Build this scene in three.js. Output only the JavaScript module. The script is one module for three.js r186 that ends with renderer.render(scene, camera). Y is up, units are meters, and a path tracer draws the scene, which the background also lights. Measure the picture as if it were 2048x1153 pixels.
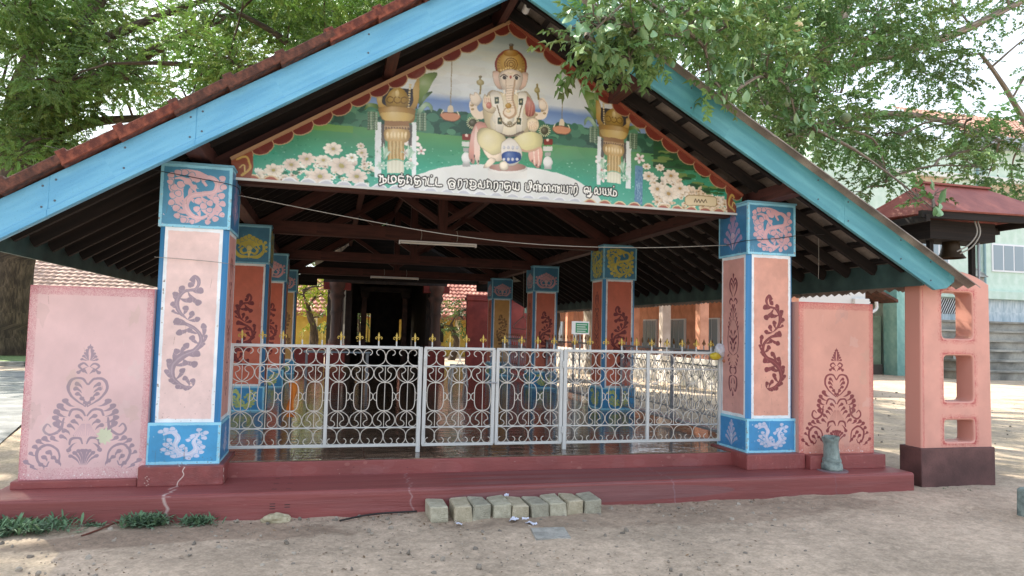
import * as THREE from 'three';
import { mergeGeometries, mergeVertices } from 'three/addons/utils/BufferGeometryUtils.js';
import { RoundedBoxGeometry } from 'three/addons/geometries/RoundedBoxGeometry.js';

// ---------------------------------------------------------------- camera, sky, sun, exposure
const scene = new THREE.Scene();
const camera = new THREE.PerspectiveCamera(44.18, 1024 / 576, 0.05, 600);
camera.position.set(0, 1.55, 0);
camera.up.set(-0.0381, 0.9978, 0.0532);
camera.lookAt(0.2440, 1.55 + 0.0606, -0.9679);

const renderer = new THREE.WebGLRenderer({ antialias: true });
renderer.toneMapping = THREE.LinearToneMapping;
renderer.toneMappingExposure = 2.8;
renderer.shadowMap.enabled = true;

const SUN = new THREE.Vector3(-0.52, 1.02, -0.85).normalize();       // behind the hall, from its left
{
  const W = 512, H = 256, d = new Float32Array(W * H * 4), v = new THREE.Vector3();
  for (let j = 0; j < H; j++) for (let i = 0; i < W; i++) {
    const up = ((j + 0.5) / H - 0.5) * Math.PI, az = ((i + 0.5) / W - 0.5) * 2 * Math.PI;
    v.set(Math.cos(az) * Math.cos(up), Math.sin(up), Math.sin(az) * Math.cos(up));
    const h = Math.max(0, v.y), c = Math.max(0, v.dot(SUN)), k = Math.pow(1 - h, 2.2);
    const halo = 0.55 * Math.pow(c, 10) + 0.25 * Math.pow(c, 3);
    const o = (j * W + i) * 4;
    d[o] = 0.37 + 0.26 * k + halo; d[o + 1] = 0.44 + 0.23 * k + halo; d[o + 2] = 0.57 + 0.14 * k + halo * 0.9; d[o + 3] = 1;
  }
  const t = new THREE.DataTexture(d, W, H, THREE.RGBAFormat, THREE.FloatType);
  t.mapping = THREE.EquirectangularReflectionMapping; t.magFilter = t.minFilter = THREE.LinearFilter; t.needsUpdate = true;
  scene.background = t; scene.environment = t;
}
const sun = new THREE.DirectionalLight(new THREE.Color(1, 0.93, 0.8), 4.2);
sun.position.copy(SUN).multiplyScalar(60); sun.castShadow = true;
sun.shadow.mapSize.set(4096, 4096); sun.shadow.bias = -0.0005;
Object.assign(sun.shadow.camera, { left: -45, right: 45, top: 45, bottom: -45, near: 1, far: 140 });
scene.add(sun, sun.target);

// ---------------------------------------------------------------- helpers
const rng = (s) => () => { s = (s + 0x6d2b79f5) | 0; let t = Math.imul(s ^ (s >>> 15), 1 | s); t = (t + Math.imul(t ^ (t >>> 7), 61 | t)) ^ t; return ((t ^ (t >>> 14)) >>> 0) / 4294967296; };
const V = (x, y, z) => new THREE.Vector3(x, y, z);
const taken = new Map();
const numbered = (n) => { const k = taken.get(n) ?? 0; taken.set(n, k + 1); return k ? n + '_' + String(k).padStart(3, '0') : n; };
function mesh(name, geo, mat, parent = scene) {
  const m = new THREE.Mesh(geo, mat); m.name = parent === scene ? numbered(name) : name; m.castShadow = m.receiveShadow = true; parent.add(m); return m;
}
function part(name, parent) { const g = new THREE.Group(); g.name = name; parent.add(g); return g; }
function tag(o, label, category, group, kind) { o.userData = { label, category }; if (group) o.userData.group = group; if (kind) o.userData.kind = kind; return o; }
function thing(name, label, category, pos = [0, 0, 0], group) {
  const g = new THREE.Group(); g.name = numbered(name); g.position.set(...pos); scene.add(g); return tag(g, label, category, group);
}
function structure(name, geo, mat, label, category) { const m = mesh(name, geo, mat); m.userData = { label, category, kind: 'structure' }; return m; }
const box = (x0, x1, y0, y1, z0, z1) => { const g = new THREE.BoxGeometry(x1 - x0, y1 - y0, z1 - z0); g.translate((x0 + x1) / 2, (y0 + y1) / 2, (z0 + z1) / 2); return g; };
const rbox = (x0, x1, y0, y1, z0, z1, r = 0.012) => { const g = new RoundedBoxGeometry(x1 - x0, y1 - y0, z1 - z0, 2, r); g.translate((x0 + x1) / 2, (y0 + y1) / 2, (z0 + z1) / 2); return g; };
// uv in metres from the face's own plane (dominant axis of the normal)
function metreUV(g, s = 1) {
  const p = g.attributes.position, n = g.attributes.normal, uv = new Float32Array(p.count * 2);
  for (let i = 0; i < p.count; i++) {
    const ax = Math.abs(n.getX(i)), ay = Math.abs(n.getY(i)), az = Math.abs(n.getZ(i)), x = p.getX(i), y = p.getY(i), z = p.getZ(i);
    const q = ay >= ax && ay >= az ? [x, z] : ax >= az ? [z, y] : [x, y];
    uv[i * 2] = q[0] * s; uv[i * 2 + 1] = q[1] * s;
  }
  g.setAttribute('uv', new THREE.BufferAttribute(uv, 2)); return g;
}
const beamGeo = new Map();
// a squared timber from a to b: w across, h in the direction of up; uv along its grain
function beam(a, b, w, h, up = V(0, 1, 0)) {
  const d = b.clone().sub(a), L = d.length(), g = new THREE.BoxGeometry(L, h, w);
  const uv = g.attributes.uv; for (let i = 0; i < uv.count; i++) uv.setXY(i, uv.getX(i) * L, uv.getY(i) * 0.15);
  const x = d.normalize(), z = x.clone().cross(up).normalize(), y = z.clone().cross(x);
  g.applyMatrix4(new THREE.Matrix4().makeBasis(x, y, z).setPosition(a.clone().add(b).multiplyScalar(0.5))); return g;
}
function tube(pts, r, seg = 16, rad = 5, closed = false) { return new THREE.TubeGeometry(new THREE.CatmullRomCurve3(pts.map((p) => (p.isVector3 ? p : V(...p))), closed, 'centripetal'), seg, r, rad, closed); }
// a tapering limb through pts with radii rs
function limb(pts, rs, seg = 24, rad = 8, bumpy = 0.12, seed = 1) {
  const c = new THREE.CatmullRomCurve3(pts.map((p) => V(...p)), false, 'centripetal'), fr = c.computeFrenetFrames(seg, false), P = [], N = [], U = [], I = [], R = rng(seed), ph = R() * 9;
  for (let i = 0; i <= seg; i++) {
    const t = i / seg, p = c.getPointAt(t), k = t * (rs.length - 1), k0 = Math.min(rs.length - 2, Math.floor(k)), r0 = rs[k0] + (rs[k0 + 1] - rs[k0]) * (k - k0);
    for (let j = 0; j <= rad; j++) {
      const a = (j / rad) * Math.PI * 2, r = r0 * (1 + bumpy * Math.sin(a * 3 + ph + t * 5) * Math.sin(t * 17 + ph) + bumpy * 0.6 * Math.sin(a * 5 + t * 9));
      const n = fr.normals[i].clone().multiplyScalar(Math.cos(a)).addScaledVector(fr.binormals[i], Math.sin(a));
      P.push(p.x + n.x * r, p.y + n.y * r, p.z + n.z * r); N.push(n.x, n.y, n.z); U.push((j / rad) * Math.max(1, Math.round(r0 * 6)), t * c.getLength());
    }
  }
  for (let i = 0; i < seg; i++) for (let j = 0; j < rad; j++) { const a = i * (rad + 1) + j, b = a + rad + 1; I.push(a, a + 1, b, b, a + 1, b + 1); }
  const g = new THREE.BufferGeometry(); g.setIndex(I);
  g.setAttribute('position', new THREE.Float32BufferAttribute(P, 3)); g.setAttribute('normal', new THREE.Float32BufferAttribute(N, 3)); g.setAttribute('uv', new THREE.Float32BufferAttribute(U, 2));
  return g;
}
// value noise
const hash = (x, y, s) => { let h = Math.imul(x, 374761393) ^ Math.imul(y, 668265263) ^ Math.imul(s, 2147483647 ^ 0x5bd1e995); h = Math.imul(h ^ (h >>> 13), 1274126177); return ((h ^ (h >>> 16)) >>> 0) / 4294967296; };
function vnoise(x, y, s, per) {
  const ix = Math.floor(x), iy = Math.floor(y), fx = x - ix, fy = y - iy, u = fx * fx * (3 - 2 * fx), v = fy * fy * (3 - 2 * fy), w = (a) => (per ? ((a % per) + per) % per : a);
  const a = hash(w(ix), w(iy), s), b = hash(w(ix + 1), w(iy), s), c = hash(w(ix), w(iy + 1), s), d = hash(w(ix + 1), w(iy + 1), s);
  return a + (b - a) * u + (c - a) * v + (a - b - c + d) * u * v;
}
function fbm(x, y, s, per, oct = 4) { let a = 0, k = 0.5, t = 0; for (let o = 0; o < oct; o++) { a += k * vnoise(x, y, s + o, per && per << o); t += k; k *= 0.55; x *= 2; y *= 2; } return a / t; }
const cv = (w, h) => { const c = document.createElement('canvas'); c.width = w; c.height = h; return c; };
function grain(c, amp, cells, seed, streak = 1) {                      // tone variation of the paint itself: blotches and fine speckle
  const x = c.getContext('2d'), im = x.getImageData(0, 0, c.width, c.height), d = im.data, R = rng(seed);
  for (let j = 0; j < c.height; j++) for (let i = 0; i < c.width; i++) {
    const f = 1 + amp * (2 * fbm((i / c.width) * cells, (j / c.width) * cells * streak, seed, 0, 5) - 1) * 1.6 + amp * 0.5 * (R() - 0.5), o = (j * c.width + i) * 4;
    d[o] = Math.min(255, d[o] * f); d[o + 1] = Math.min(255, d[o + 1] * f); d[o + 2] = Math.min(255, d[o + 2] * f);
  }
  x.putImageData(im, 0, 0); return c;
}
function warp(c, amp, cell, seed, jitter = 0) {                            // hand-drawn edges: shifts every pixel by a smooth wobble and a little at random
  const x = c.getContext('2d'), w = c.width, h = c.height, a = x.getImageData(0, 0, w, h), b = x.createImageData(w, h), s = new Uint32Array(a.data.buffer), d = new Uint32Array(b.data.buffer), R = rng(seed);
  for (let j = 0; j < h; j++) for (let i = 0; i < w; i++) {
    const q = Math.round(i + amp * 2 * (fbm(i / cell, j / cell, seed, 0, 2) - 0.5) + jitter * (R() - 0.5)), r = Math.round(j + amp * 2 * (fbm(i / cell + 50, j / cell + 50, seed, 0, 2) - 0.5) + jitter * (R() - 0.5));
    d[j * w + i] = s[Math.max(0, Math.min(h - 1, r)) * w + Math.max(0, Math.min(w - 1, q))];
  }
  x.putImageData(b, 0, 0); return c;
}
const texOf = (c, srgb = true, repeat) => { const t = new THREE.CanvasTexture(c); if (srgb) t.colorSpace = THREE.SRGBColorSpace; t.wrapS = t.wrapT = repeat ? THREE.RepeatWrapping : THREE.ClampToEdgeWrapping; t.magFilter = THREE.LinearFilter; return t; };
function dataTex(n, fn, srgb = false) {
  const d = new Uint8Array(n * n * 4);
  for (let j = 0; j < n; j++) for (let i = 0; i < n; i++) { const c = fn(i / n, j / n), o = (j * n + i) * 4; d[o] = c[0]; d[o + 1] = c[1]; d[o + 2] = c[2]; d[o + 3] = 255; }
  const t = new THREE.DataTexture(d, n, n, THREE.RGBAFormat); if (srgb) t.colorSpace = THREE.SRGBColorSpace;
  t.wrapS = t.wrapT = THREE.RepeatWrapping; t.magFilter = t.minFilter = THREE.LinearFilter; t.needsUpdate = true; return t;
}
const clampB = (v) => Math.max(0, Math.min(255, v));
const noiseGrey = dataTex(512, (u, v) => { const f = 255 * (0.5 * fbm(u * 8, v * 8, 3, 8, 6) + 0.5 * fbm(u * 40, v * 40, 9, 40, 3)); return [f, f, f]; });
const wallBump = noiseGrey.clone(); wallBump.repeat.set(1.5, 1.5);
// mottled colour map in tile of about a metre; lo and hi are sRGB 0..255
function mottled(lo, hi, cells, seed, n = 256, streak = [1, 1], spots) {
  return dataTex(n, (u, v) => {
    let f = fbm(u * cells * streak[0], v * cells * streak[1], seed, streak[0] === 1 && streak[1] === 1 ? cells : 0, 6);
    f = Math.min(1, Math.max(0, (f - 0.5) * 2.2 + 0.5));
    const s = spots && hash(Math.floor(u * n), Math.floor(v * n), seed + 77) < spots ? 0.82 : 1;
    return [0, 1, 2].map((k) => clampB((lo[k] + (hi[k] - lo[k]) * f) * s));
  }, true);
}
const std = (o) => new THREE.MeshStandardMaterial(o);
const paint = (hex, rough = 0.55, more = {}) => std({ color: hex, roughness: rough, bumpMap: wallBump, bumpScale: 0.0015, ...more });
const withMap = (map, rough, more = {}) => std({ map, roughness: rough, bumpMap: wallBump, bumpScale: 0.002, ...more });
const rep = (t, x, y = x) => { const c = t.clone(); c.wrapS = c.wrapT = THREE.RepeatWrapping; c.repeat.set(x, y); c.needsUpdate = true; return c; };

// ---------------------------------------------------------------- shared materials
const M = {
  soil: null,
  maroon: null,
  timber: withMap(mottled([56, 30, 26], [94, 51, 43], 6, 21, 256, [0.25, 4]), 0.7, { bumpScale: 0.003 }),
  darkWood: withMap(mottled([20, 16, 15], [40, 31, 27], 6, 22, 256, [0.25, 4]), 0.85),  // near-black brown for rafters, battens and boards
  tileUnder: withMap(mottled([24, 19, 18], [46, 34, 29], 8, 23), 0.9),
  clay: withMap(mottled([88, 44, 34], [140, 78, 58], 8, 24, 256, [1, 1], 0.06), 0.85, { bumpScale: 0.006 }),
  clayDark: withMap(mottled([62, 42, 36], [112, 70, 56], 8, 25, 256, [1, 1], 0.08), 0.9, { bumpScale: 0.006 }),
  sheet: withMap(mottled([118, 110, 104], [164, 154, 144], 5, 26, 256, [1, 1], 0.05), 0.9, { bumpScale: 0.004 }),
  eaveGreen: withMap(mottled([46, 72, 70], [74, 104, 100], 5, 27), 0.6),
  boardBlue: withMap(mottled([86, 156, 194], [110, 178, 208], 5, 28, 512, [0.5, 5], 0.012), 0.45, { bumpScale: 0.004 }),
  boardTeal: withMap(mottled([72, 142, 154], [94, 164, 174], 5, 29, 512, [0.5, 5], 0.012), 0.45, { bumpScale: 0.004 }),
  metalWhite: withMap(mottled([182, 184, 182], [210, 212, 208], 7, 34, 256, [1, 1], 0.05), 0.4, { bumpScale: 0.0005 }),
  scrollWhite: withMap(mottled([188, 182, 172], [222, 217, 206], 9, 35, 256, [1, 1], 0.06), 0.5, { bumpScale: 0.0005 }),
  metalGrey: std({ color: 0x8d9299, roughness: 0.35, metalness: 0.3 }),
  gold: std({ color: 0xc4a850, roughness: 0.4, metalness: 0.2 }),
  goldBacklit: std({ color: 0x6a4a20, roughness: 0.4, metalness: 0.5 }),  // spearhead gold darkened to its look against the light
  concrete: withMap(mottled([164, 158, 136], [200, 194, 170], 7, 31, 256, [1, 1], 0.1), 0.95, { bumpScale: 0.01 }),
  concreteOld: withMap(mottled([112, 112, 106], [172, 170, 160], 5, 32, 256, [1, 1], 0.1), 0.95, { bumpScale: 0.01 }),
  stone: withMap(mottled([98, 112, 108], [150, 164, 156], 9, 33, 256, [1, 1], 0.1), 0.8, { bumpScale: 0.006 }),
  plasticWhite: std({ color: 0xe2e4e6, roughness: 0.35 }),
  black: std({ color: 0x151413, roughness: 0.6 }),
  wire: std({ color: 0x938e84, roughness: 0.6 }),
  wireDark: std({ color: 0x2a2624, roughness: 0.7 }),
  glassTube: std({ color: 0xe6e6e0, roughness: 0.25 }),
  pane: new THREE.MeshPhysicalMaterial({ color: 0x9fb0b8, roughness: 0.12, metalness: 0.0, transmission: 0.25, thickness: 0 }),
};
// ---------------------------------------------------------------- ground
{
  const line = (dense0, dense1, step, far0, far1) => { const a = []; let s = step, v = dense0; while (v > far0) { a.unshift(v); s *= 1.22; v -= s; } a.unshift(far0); for (v = dense0 + step; v < dense1; v += step) a.push(v); s = step; while (v < far1) { a.push(v); s *= 1.22; v += s; } a.push(far1); return a; };
  const xs = line(-4.5, 8.5, 0.036, -260, 260), zs = line(-6.6, -3.4, 0.034, -260, 120), P = [], U = [], C = [], I = [];
  const smooth = THREE.MathUtils.smoothstep, Rp = rng(66), prints = []; for (let i = 0; i < 46; i++) { const a = Rp() * 6.28; prints.push([-2.5 + Rp() * 9, -5.7 + Rp() * 2.2, Math.cos(a), Math.sin(a)]); }
  for (const z of zs) for (const x of xs) {
    const near = 1 - smooth(Math.max(Math.abs(x - 1.5) - 7, Math.abs(z + 5) - 5), 0, 8);
    let y = near * (0.05 * (fbm(x * 0.5 + 40, z * 0.5 + 40, 5, 0, 3) - 0.5) + 0.028 * (fbm(x * 3 + 90, z * 3 + 90, 6, 0, 4) - 0.5) + 0.016 * (fbm(x * 11 + 90, z * 11 + 90, 7, 0, 3) - 0.5));
    y += near * 0.04 * smooth(x, 2.5, 6) * smooth(z, -8, -6);
    for (const [fx, fz, ca, sa] of prints) { const a = (x - fx) * ca + (z - fz) * sa, b = -(x - fx) * sa + (z - fz) * ca; if (Math.abs(a) < 0.3 && Math.abs(b) < 0.2) { const e = (a / 0.13) ** 2 + (b / 0.05) ** 2; y += e < 1 ? -0.011 * (1 - e) : e < 2.2 ? 0.004 * (e - 1) * (2.2 - e) : 0; } }
    P.push(x, y, z); U.push(x / 3.1, z / 3.1);
    // earth that differs: damp loam beside the step (its ragged outline copied from the photograph), pale swept dust further out
    const dx = (x + 0.95) / 1.15, dz = (z + 5.68 - 0.1 * Math.sin(x * 2.2)) / 0.26, e = dx * dx + dz * dz + 0.9 * (fbm(x * 5 + 9, z * 5 + 9, 15, 0, 4) - 0.5), dx2 = (x - 2.9) / 2.2, dz2 = (z + 5.75) / 0.42, e2 = dx2 * dx2 + dz2 * dz2 + 1.2 * (fbm(x * 4 + 5, z * 4 + 5, 16, 0, 4) - 0.5);
    const damp = Math.max(0.85 * (1 - smooth(e, 0.8, 1.0)), 0.6 * (1 - smooth(e2, 0.7, 1.05))), t = 0.95 + 0.1 * (fbm(x * 0.35 + 50, z * 0.35 + 50, 11, 0, 4) - 0.5) * 2;
    const k = (a, b) => (a + (b - a) * damp) * t;
    C.push(k(0.98, 0.62), k(0.98, 0.58), k(0.98, 0.56));
  }
  const n = xs.length;
  for (let j = 0; j < zs.length - 1; j++) for (let i = 0; i < n - 1; i++) { const a = j * n + i, b = a + n; I.push(a, b, a + 1, b, b + 1, a + 1); }
  const g = new THREE.BufferGeometry(); g.setIndex(I);
  g.setAttribute('position', new THREE.Float32BufferAttribute(P, 3)); g.setAttribute('uv', new THREE.Float32BufferAttribute(U, 2)); g.setAttribute('color', new THREE.Float32BufferAttribute(C, 3)); g.computeVertexNormals();
  const R = rng(4), map = dataTex(1024, (u, v) => {
    const a = fbm(u * 6, v * 6, 41, 6, 6), b = fbm(u * 60, v * 60, 42, 60, 3), c = vnoise(u * 256, v * 256, 43, 256), grit = R() < 0.02 ? (R() < 0.5 ? 30 : -34) : 0;
    const f = (a - 0.5) * 0.3 + (b - 0.5) * 0.24 + (c - 0.5) * 0.14;
    return [clampB(182 * (1 + f) + grit), clampB(162 * (1 + f) + grit), clampB(140 * (1 + f * 1.05) + grit)];
  }, true);
  const bump = dataTex(1024, (u, v) => { const f = 255 * (0.5 * fbm(u * 24, v * 24, 51, 24, 5) + 0.5 * fbm(u * 110, v * 110, 52, 110, 3)); return [f, f, f]; });
  M.soil = std({ map, vertexColors: true, roughness: 0.97, bumpMap: bump, bumpScale: 0.013 });
  structure('ground', g, M.soil, 'trodden sandy earth around the hall', 'ground');
}
M.asphalt = withMap(mottled([104, 106, 106], [150, 150, 148], 6, 61, 512, [1, 1], 0.12), 0.95, { bumpScale: 0.008 });
{
  const s = new THREE.Shape([[-60, 9.4], [-3.6, 8.9], [-4.6, 13], [-6.4, 18], [-8.2, 24], [-30, 24.6], [-60, 25.5]].map((p) => new THREE.Vector2(...p)));
  const g = new THREE.ShapeGeometry(s); g.rotateX(-Math.PI / 2); g.translate(0, 0.03, 0);
  const uv = g.attributes.uv; for (let i = 0; i < uv.count; i++) uv.setXY(i, uv.getX(i) / 2, uv.getY(i) / 2);
  structure('yard_road', g, M.asphalt, 'worn grey asphalt drive beside the hall', 'road');
}

// ---------------------------------------------------------------- stencilled ornament
function smoothPath(x, pts, close) { const c = new THREE.CatmullRomCurve3(pts.map((p) => V(p[0], p[1], 0)), !!close, 'centripetal').getPoints(pts.length * 8); x.moveTo(c[0].x, c[0].y); for (const p of c) x.lineTo(p.x, p.y); return c; }
function ribbon(x, pts, ws, col) {                                      // a stroke whose width follows ws
  const c = new THREE.CatmullRomCurve3(pts.map((p) => V(p[0], p[1], 0)), false, 'centripetal'), n = pts.length * 9, a = [], b = [];
  for (let i = 0; i <= n; i++) {
    const t = i / n, p = c.getPointAt(t), d = c.getTangentAt(t), k = t * (ws.length - 1), k0 = Math.min(ws.length - 2, Math.floor(k)), w = (ws[k0] + (ws[k0 + 1] - ws[k0]) * (k - k0)) / 2;
    a.push([p.x - d.y * w, p.y + d.x * w]); b.unshift([p.x + d.y * w, p.y - d.x * w]);
  }
  x.fillStyle = col; x.beginPath(); [...a, ...b].forEach((p, i) => (i ? x.lineTo(p[0], p[1]) : x.moveTo(p[0], p[1]))); x.closePath(); x.fill(); return c;
}
let OUTLINE = null, OUTW = 1;
function lobe(x, bx, by, r, tx, ty, bend, col) {                        // a rounded leaf with a curved tail that runs back to the stem
  const dx = tx - bx, dy = ty - by, mx = bx + dx * 0.5 - dy * bend, my = by + dy * 0.5 + dx * bend, L = Math.hypot(dx, dy) || 1, nx = -dy / L, ny = dx / L;
  x.fillStyle = col; x.beginPath(); x.moveTo(bx + nx * r * 0.85, by + ny * r * 0.85); x.quadraticCurveTo(mx + nx * r * 0.55, my + ny * r * 0.55, tx, ty); x.quadraticCurveTo(mx - nx * r * 0.55, my - ny * r * 0.55, bx - nx * r * 0.85, by - ny * r * 0.85); x.fill();
  x.beginPath(); for (let i = 0; i < 14; i++) { const a = (i / 14) * 6.283, q = r * (1 + 0.08 * Math.cos(a * 3 + bx)); x.lineTo(bx + Math.cos(a) * q, by + Math.sin(a) * q); } x.fill();
  if (OUTLINE) { x.closePath(); x.strokeStyle = OUTLINE; x.lineWidth = OUTW; x.stroke(); }
}
function vine(x, spine, ws, blobs, col, light) {
  const c = ribbon(x, spine, ws, col), s = c.getSpacedPoints(80);
  for (const [bx, by, r0 = 20] of blobs) { const r = r0 * 1.12;
    let best = 0, bd = 1e9; s.forEach((p, i) => { const d = Math.hypot(p.x - bx, p.y - by); if (d < bd) { bd = d; best = i; } });
    const q = s[Math.min(80, best + 7)], side = Math.sign((s[Math.min(80, best + 1)].x - s[best].x) * (by - s[best].y) - (s[Math.min(80, best + 1)].y - s[best].y) * (bx - s[best].x)) || 1;
    lobe(x, bx, by, r, q.x, q.y, 0.22 * side, col);
  }
  if (light) { x.globalAlpha = 0.5; ribbon(x, spine.slice(1), ws.map((w) => w * 0.22), light); x.globalAlpha = 1; }
}
// the climbing scroll of the pillar shafts, drawn in a 769 x 1153 frame
function climbingScroll(x, col, light) {
  vine(x, [[492, 190], [462, 152], [430, 195], [455, 255], [530, 275], [580, 350], [562, 440], [500, 505]], [26, 30, 20, 24, 34, 40, 26, 6],
    [[420, 265, 25], [487, 222, 20], [547, 250, 20], [592, 302, 20], [608, 380, 18], [602, 440, 12], [430, 362, 24], [490, 345, 22], [515, 412, 20], [470, 455, 20], [430, 502, 20]], col, light);
  vine(x, [[590, 530], [500, 545], [420, 600], [396, 680], [432, 752], [520, 800], [586, 880], [580, 975], [510, 1040], [440, 1052]], [44, 26, 26, 30, 40, 56, 52, 36, 24, 8],
    [[570, 520, 26], [552, 612, 22], [480, 592, 18], [381, 556, 20], [365, 640, 14], [376, 702, 11], [458, 655, 20], [497, 716, 22], [420, 782, 24], [435, 868, 24], [500, 858, 22], [562, 766, 22], [611, 846, 20], [624, 930, 18], [590, 1000, 18], [542, 1050, 18], [490, 1066, 14], [516, 922, 20], [494, 982, 18], [440, 1002, 18]], col, light);
}
// the symmetrical candelabrum of the inner pillar faces, drawn about x = 0 from y = 0 to 1000
function candelabrum(x, col) {
  for (const s of [-1, 1]) {
    x.save(); x.scale(s, 1);
    ribbon(x, [[0, 80], [30, 50], [52, 90], [46, 140], [10, 200]], [4, 16, 20, 14, 4], col); lobe(x, 28, 92, 9, 6, 150, 0.2, col); lobe(x, 20, 60, 8, 0, 110, 0.2, col);
    ribbon(x, [[4, 240], [34, 215], [56, 240], [44, 262]], [4, 16, 16, 8], col); lobe(x, 14, 270, 10, 2, 330, 0.1, col);
    [[30, 300], [42, 335], [54, 370], [64, 405], [72, 440]].forEach(([a, b]) => lobe(x, a, b, 9, a - 22, b + 34, -0.2, col));
    ribbon(x, [[20, 380], [70, 470], [78, 560], [60, 640], [8, 670]], [3, 6, 9, 8, 4], col);
    [[30, 480], [50, 520], [40, 570], [22, 610], [16, 540]].forEach(([a, b]) => lobe(x, a, b, 11, a * 0.4, b + 40, 0.2, col));
    [[76, 680], [66, 712], [54, 742], [40, 770]].forEach(([a, b]) => lobe(x, a, b, 9, a - 24, b - 20, 0.2, col));
    ribbon(x, [[4, 770], [34, 770], [44, 800], [22, 820]], [4, 14, 16, 8], col);
    ribbon(x, [[6, 830], [50, 850], [56, 910], [34, 955], [12, 930]], [4, 14, 16, 14, 6], col); lobe(x, 24, 890, 8, 6, 850, 0.2, col);
    x.restore();
  }
  lobe(x, 0, 20, 12, 0, 60, 0, col); lobe(x, 0, 985, 12, 0, 945, 0, col); x.fillStyle = col; x.fillRect(-4, 330, 8, 60); x.beginPath(); x.arc(0, 560, 16, 0, 7); x.fill();
}
// square acanthus ornament of the capitals and bases, in a unit of 100
function acanthus(x, col, light, kind) {
  if (kind === 'palmette') {
    for (let i = -3; i <= 3; i++) lobe(x, 50 + i * 9.5, 26 + Math.abs(i) * 5, 7, 50 + i * 1.5, 66, i * 0.05, col);
    for (const s of [-1, 1]) { x.save(); x.translate(50, 0); x.scale(s, 1); ribbon(x, [[2, 86], [24, 84], [38, 66], [34, 46], [22, 52], [28, 62]], [6, 10, 9, 7, 6, 4], col); ribbon(x, [[3, 72], [16, 76], [22, 66], [14, 58]], [4, 7, 7, 4], col); lobe(x, 42, 42, 5, 37, 58, 0.2, col); lobe(x, 45, 56, 4, 37, 64, 0.2, col); lobe(x, 44, 68, 4, 34, 74, 0.2, col); x.restore(); }
    lobe(x, 50, 60, 8, 50, 92, 0, light);
  } else if (kind === 'base') {
    vine(x, [[14, 26], [30, 20], [40, 34], [36, 56], [46, 76], [60, 80], [72, 66], [68, 46], [78, 24]], [4, 9, 10, 8, 12, 12, 9, 7, 5], [[20, 12, 5], [30, 10, 5], [10, 18, 5], [26, 40, 5], [20, 52, 5.5], [16, 66, 5], [24, 76, 5], [34, 84, 5], [30, 62, 4.5], [48, 58, 5.5], [54, 64, 4], [60, 90, 5], [74, 84, 5], [82, 74, 5], [84, 60, 5], [78, 48, 4.5], [86, 36, 5], [88, 22, 5], [76, 14, 5], [66, 30, 5], [58, 42, 4.5]], col, light);
  } else if (kind === 'flame') {
    for (let r = 0; r < 4; r++) for (const s of [-1, 1]) lobe(x, 50 + s * (6 + r * 8), 22 + r * 15, 6.5, 50 + s * 3, 60 + r * 11, 0.2 * s, col);
    lobe(x, 50, 12, 6, 50, 80, 0, col); lobe(x, 50, 60, 8, 50, 95, 0, light);
  } else {
    vine(x, [[66, 30], [60, 20], [70, 14], [82, 22], [80, 38], [62, 44], [42, 50], [34, 66], [42, 82], [58, 88], [70, 82]], [4, 6, 8, 9, 8, 9, 10, 11, 10, 8, 4], [[10, 14, 5], [20, 9, 5.5], [31, 8, 5], [42, 12, 5], [50, 20, 5], [9, 27, 5], [16, 36, 5.5], [26, 30, 6], [36, 24, 6], [46, 34, 5], [14, 50, 5.5], [22, 46, 5], [12, 63, 5], [20, 72, 5.5], [22, 86, 5], [32, 93, 5], [46, 95, 4.5], [90, 14, 5], [93, 30, 5], [90, 46, 5.5], [82, 52, 5], [92, 60, 5], [86, 70, 5.5], [92, 80, 4.5], [82, 88, 5], [70, 94, 4.5], [54, 58, 6], [62, 66, 5.5], [52, 72, 5], [72, 60, 5], [72, 72, 4.5]], col, light);
    ribbon(x, [[70, 90], [80, 76], [84, 60], [78, 48]], [3, 6, 6, 3], col); ribbon(x, [[16, 20], [26, 18], [40, 28], [50, 42]], [3, 7, 6, 3], col);
  }
}
// spray-painted border: dots of the darker colour, denser toward the edge, as from a spray can held along it
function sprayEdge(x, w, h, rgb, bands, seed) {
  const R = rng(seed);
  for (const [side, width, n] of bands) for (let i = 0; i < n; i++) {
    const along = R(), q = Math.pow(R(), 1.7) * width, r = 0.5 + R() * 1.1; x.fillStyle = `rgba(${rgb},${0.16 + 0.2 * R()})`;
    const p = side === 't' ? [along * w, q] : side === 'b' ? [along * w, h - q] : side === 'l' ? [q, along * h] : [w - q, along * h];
    x.beginPath(); x.arc(p[0], p[1], r, 0, 6.3); x.fill();
  }
}
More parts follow.
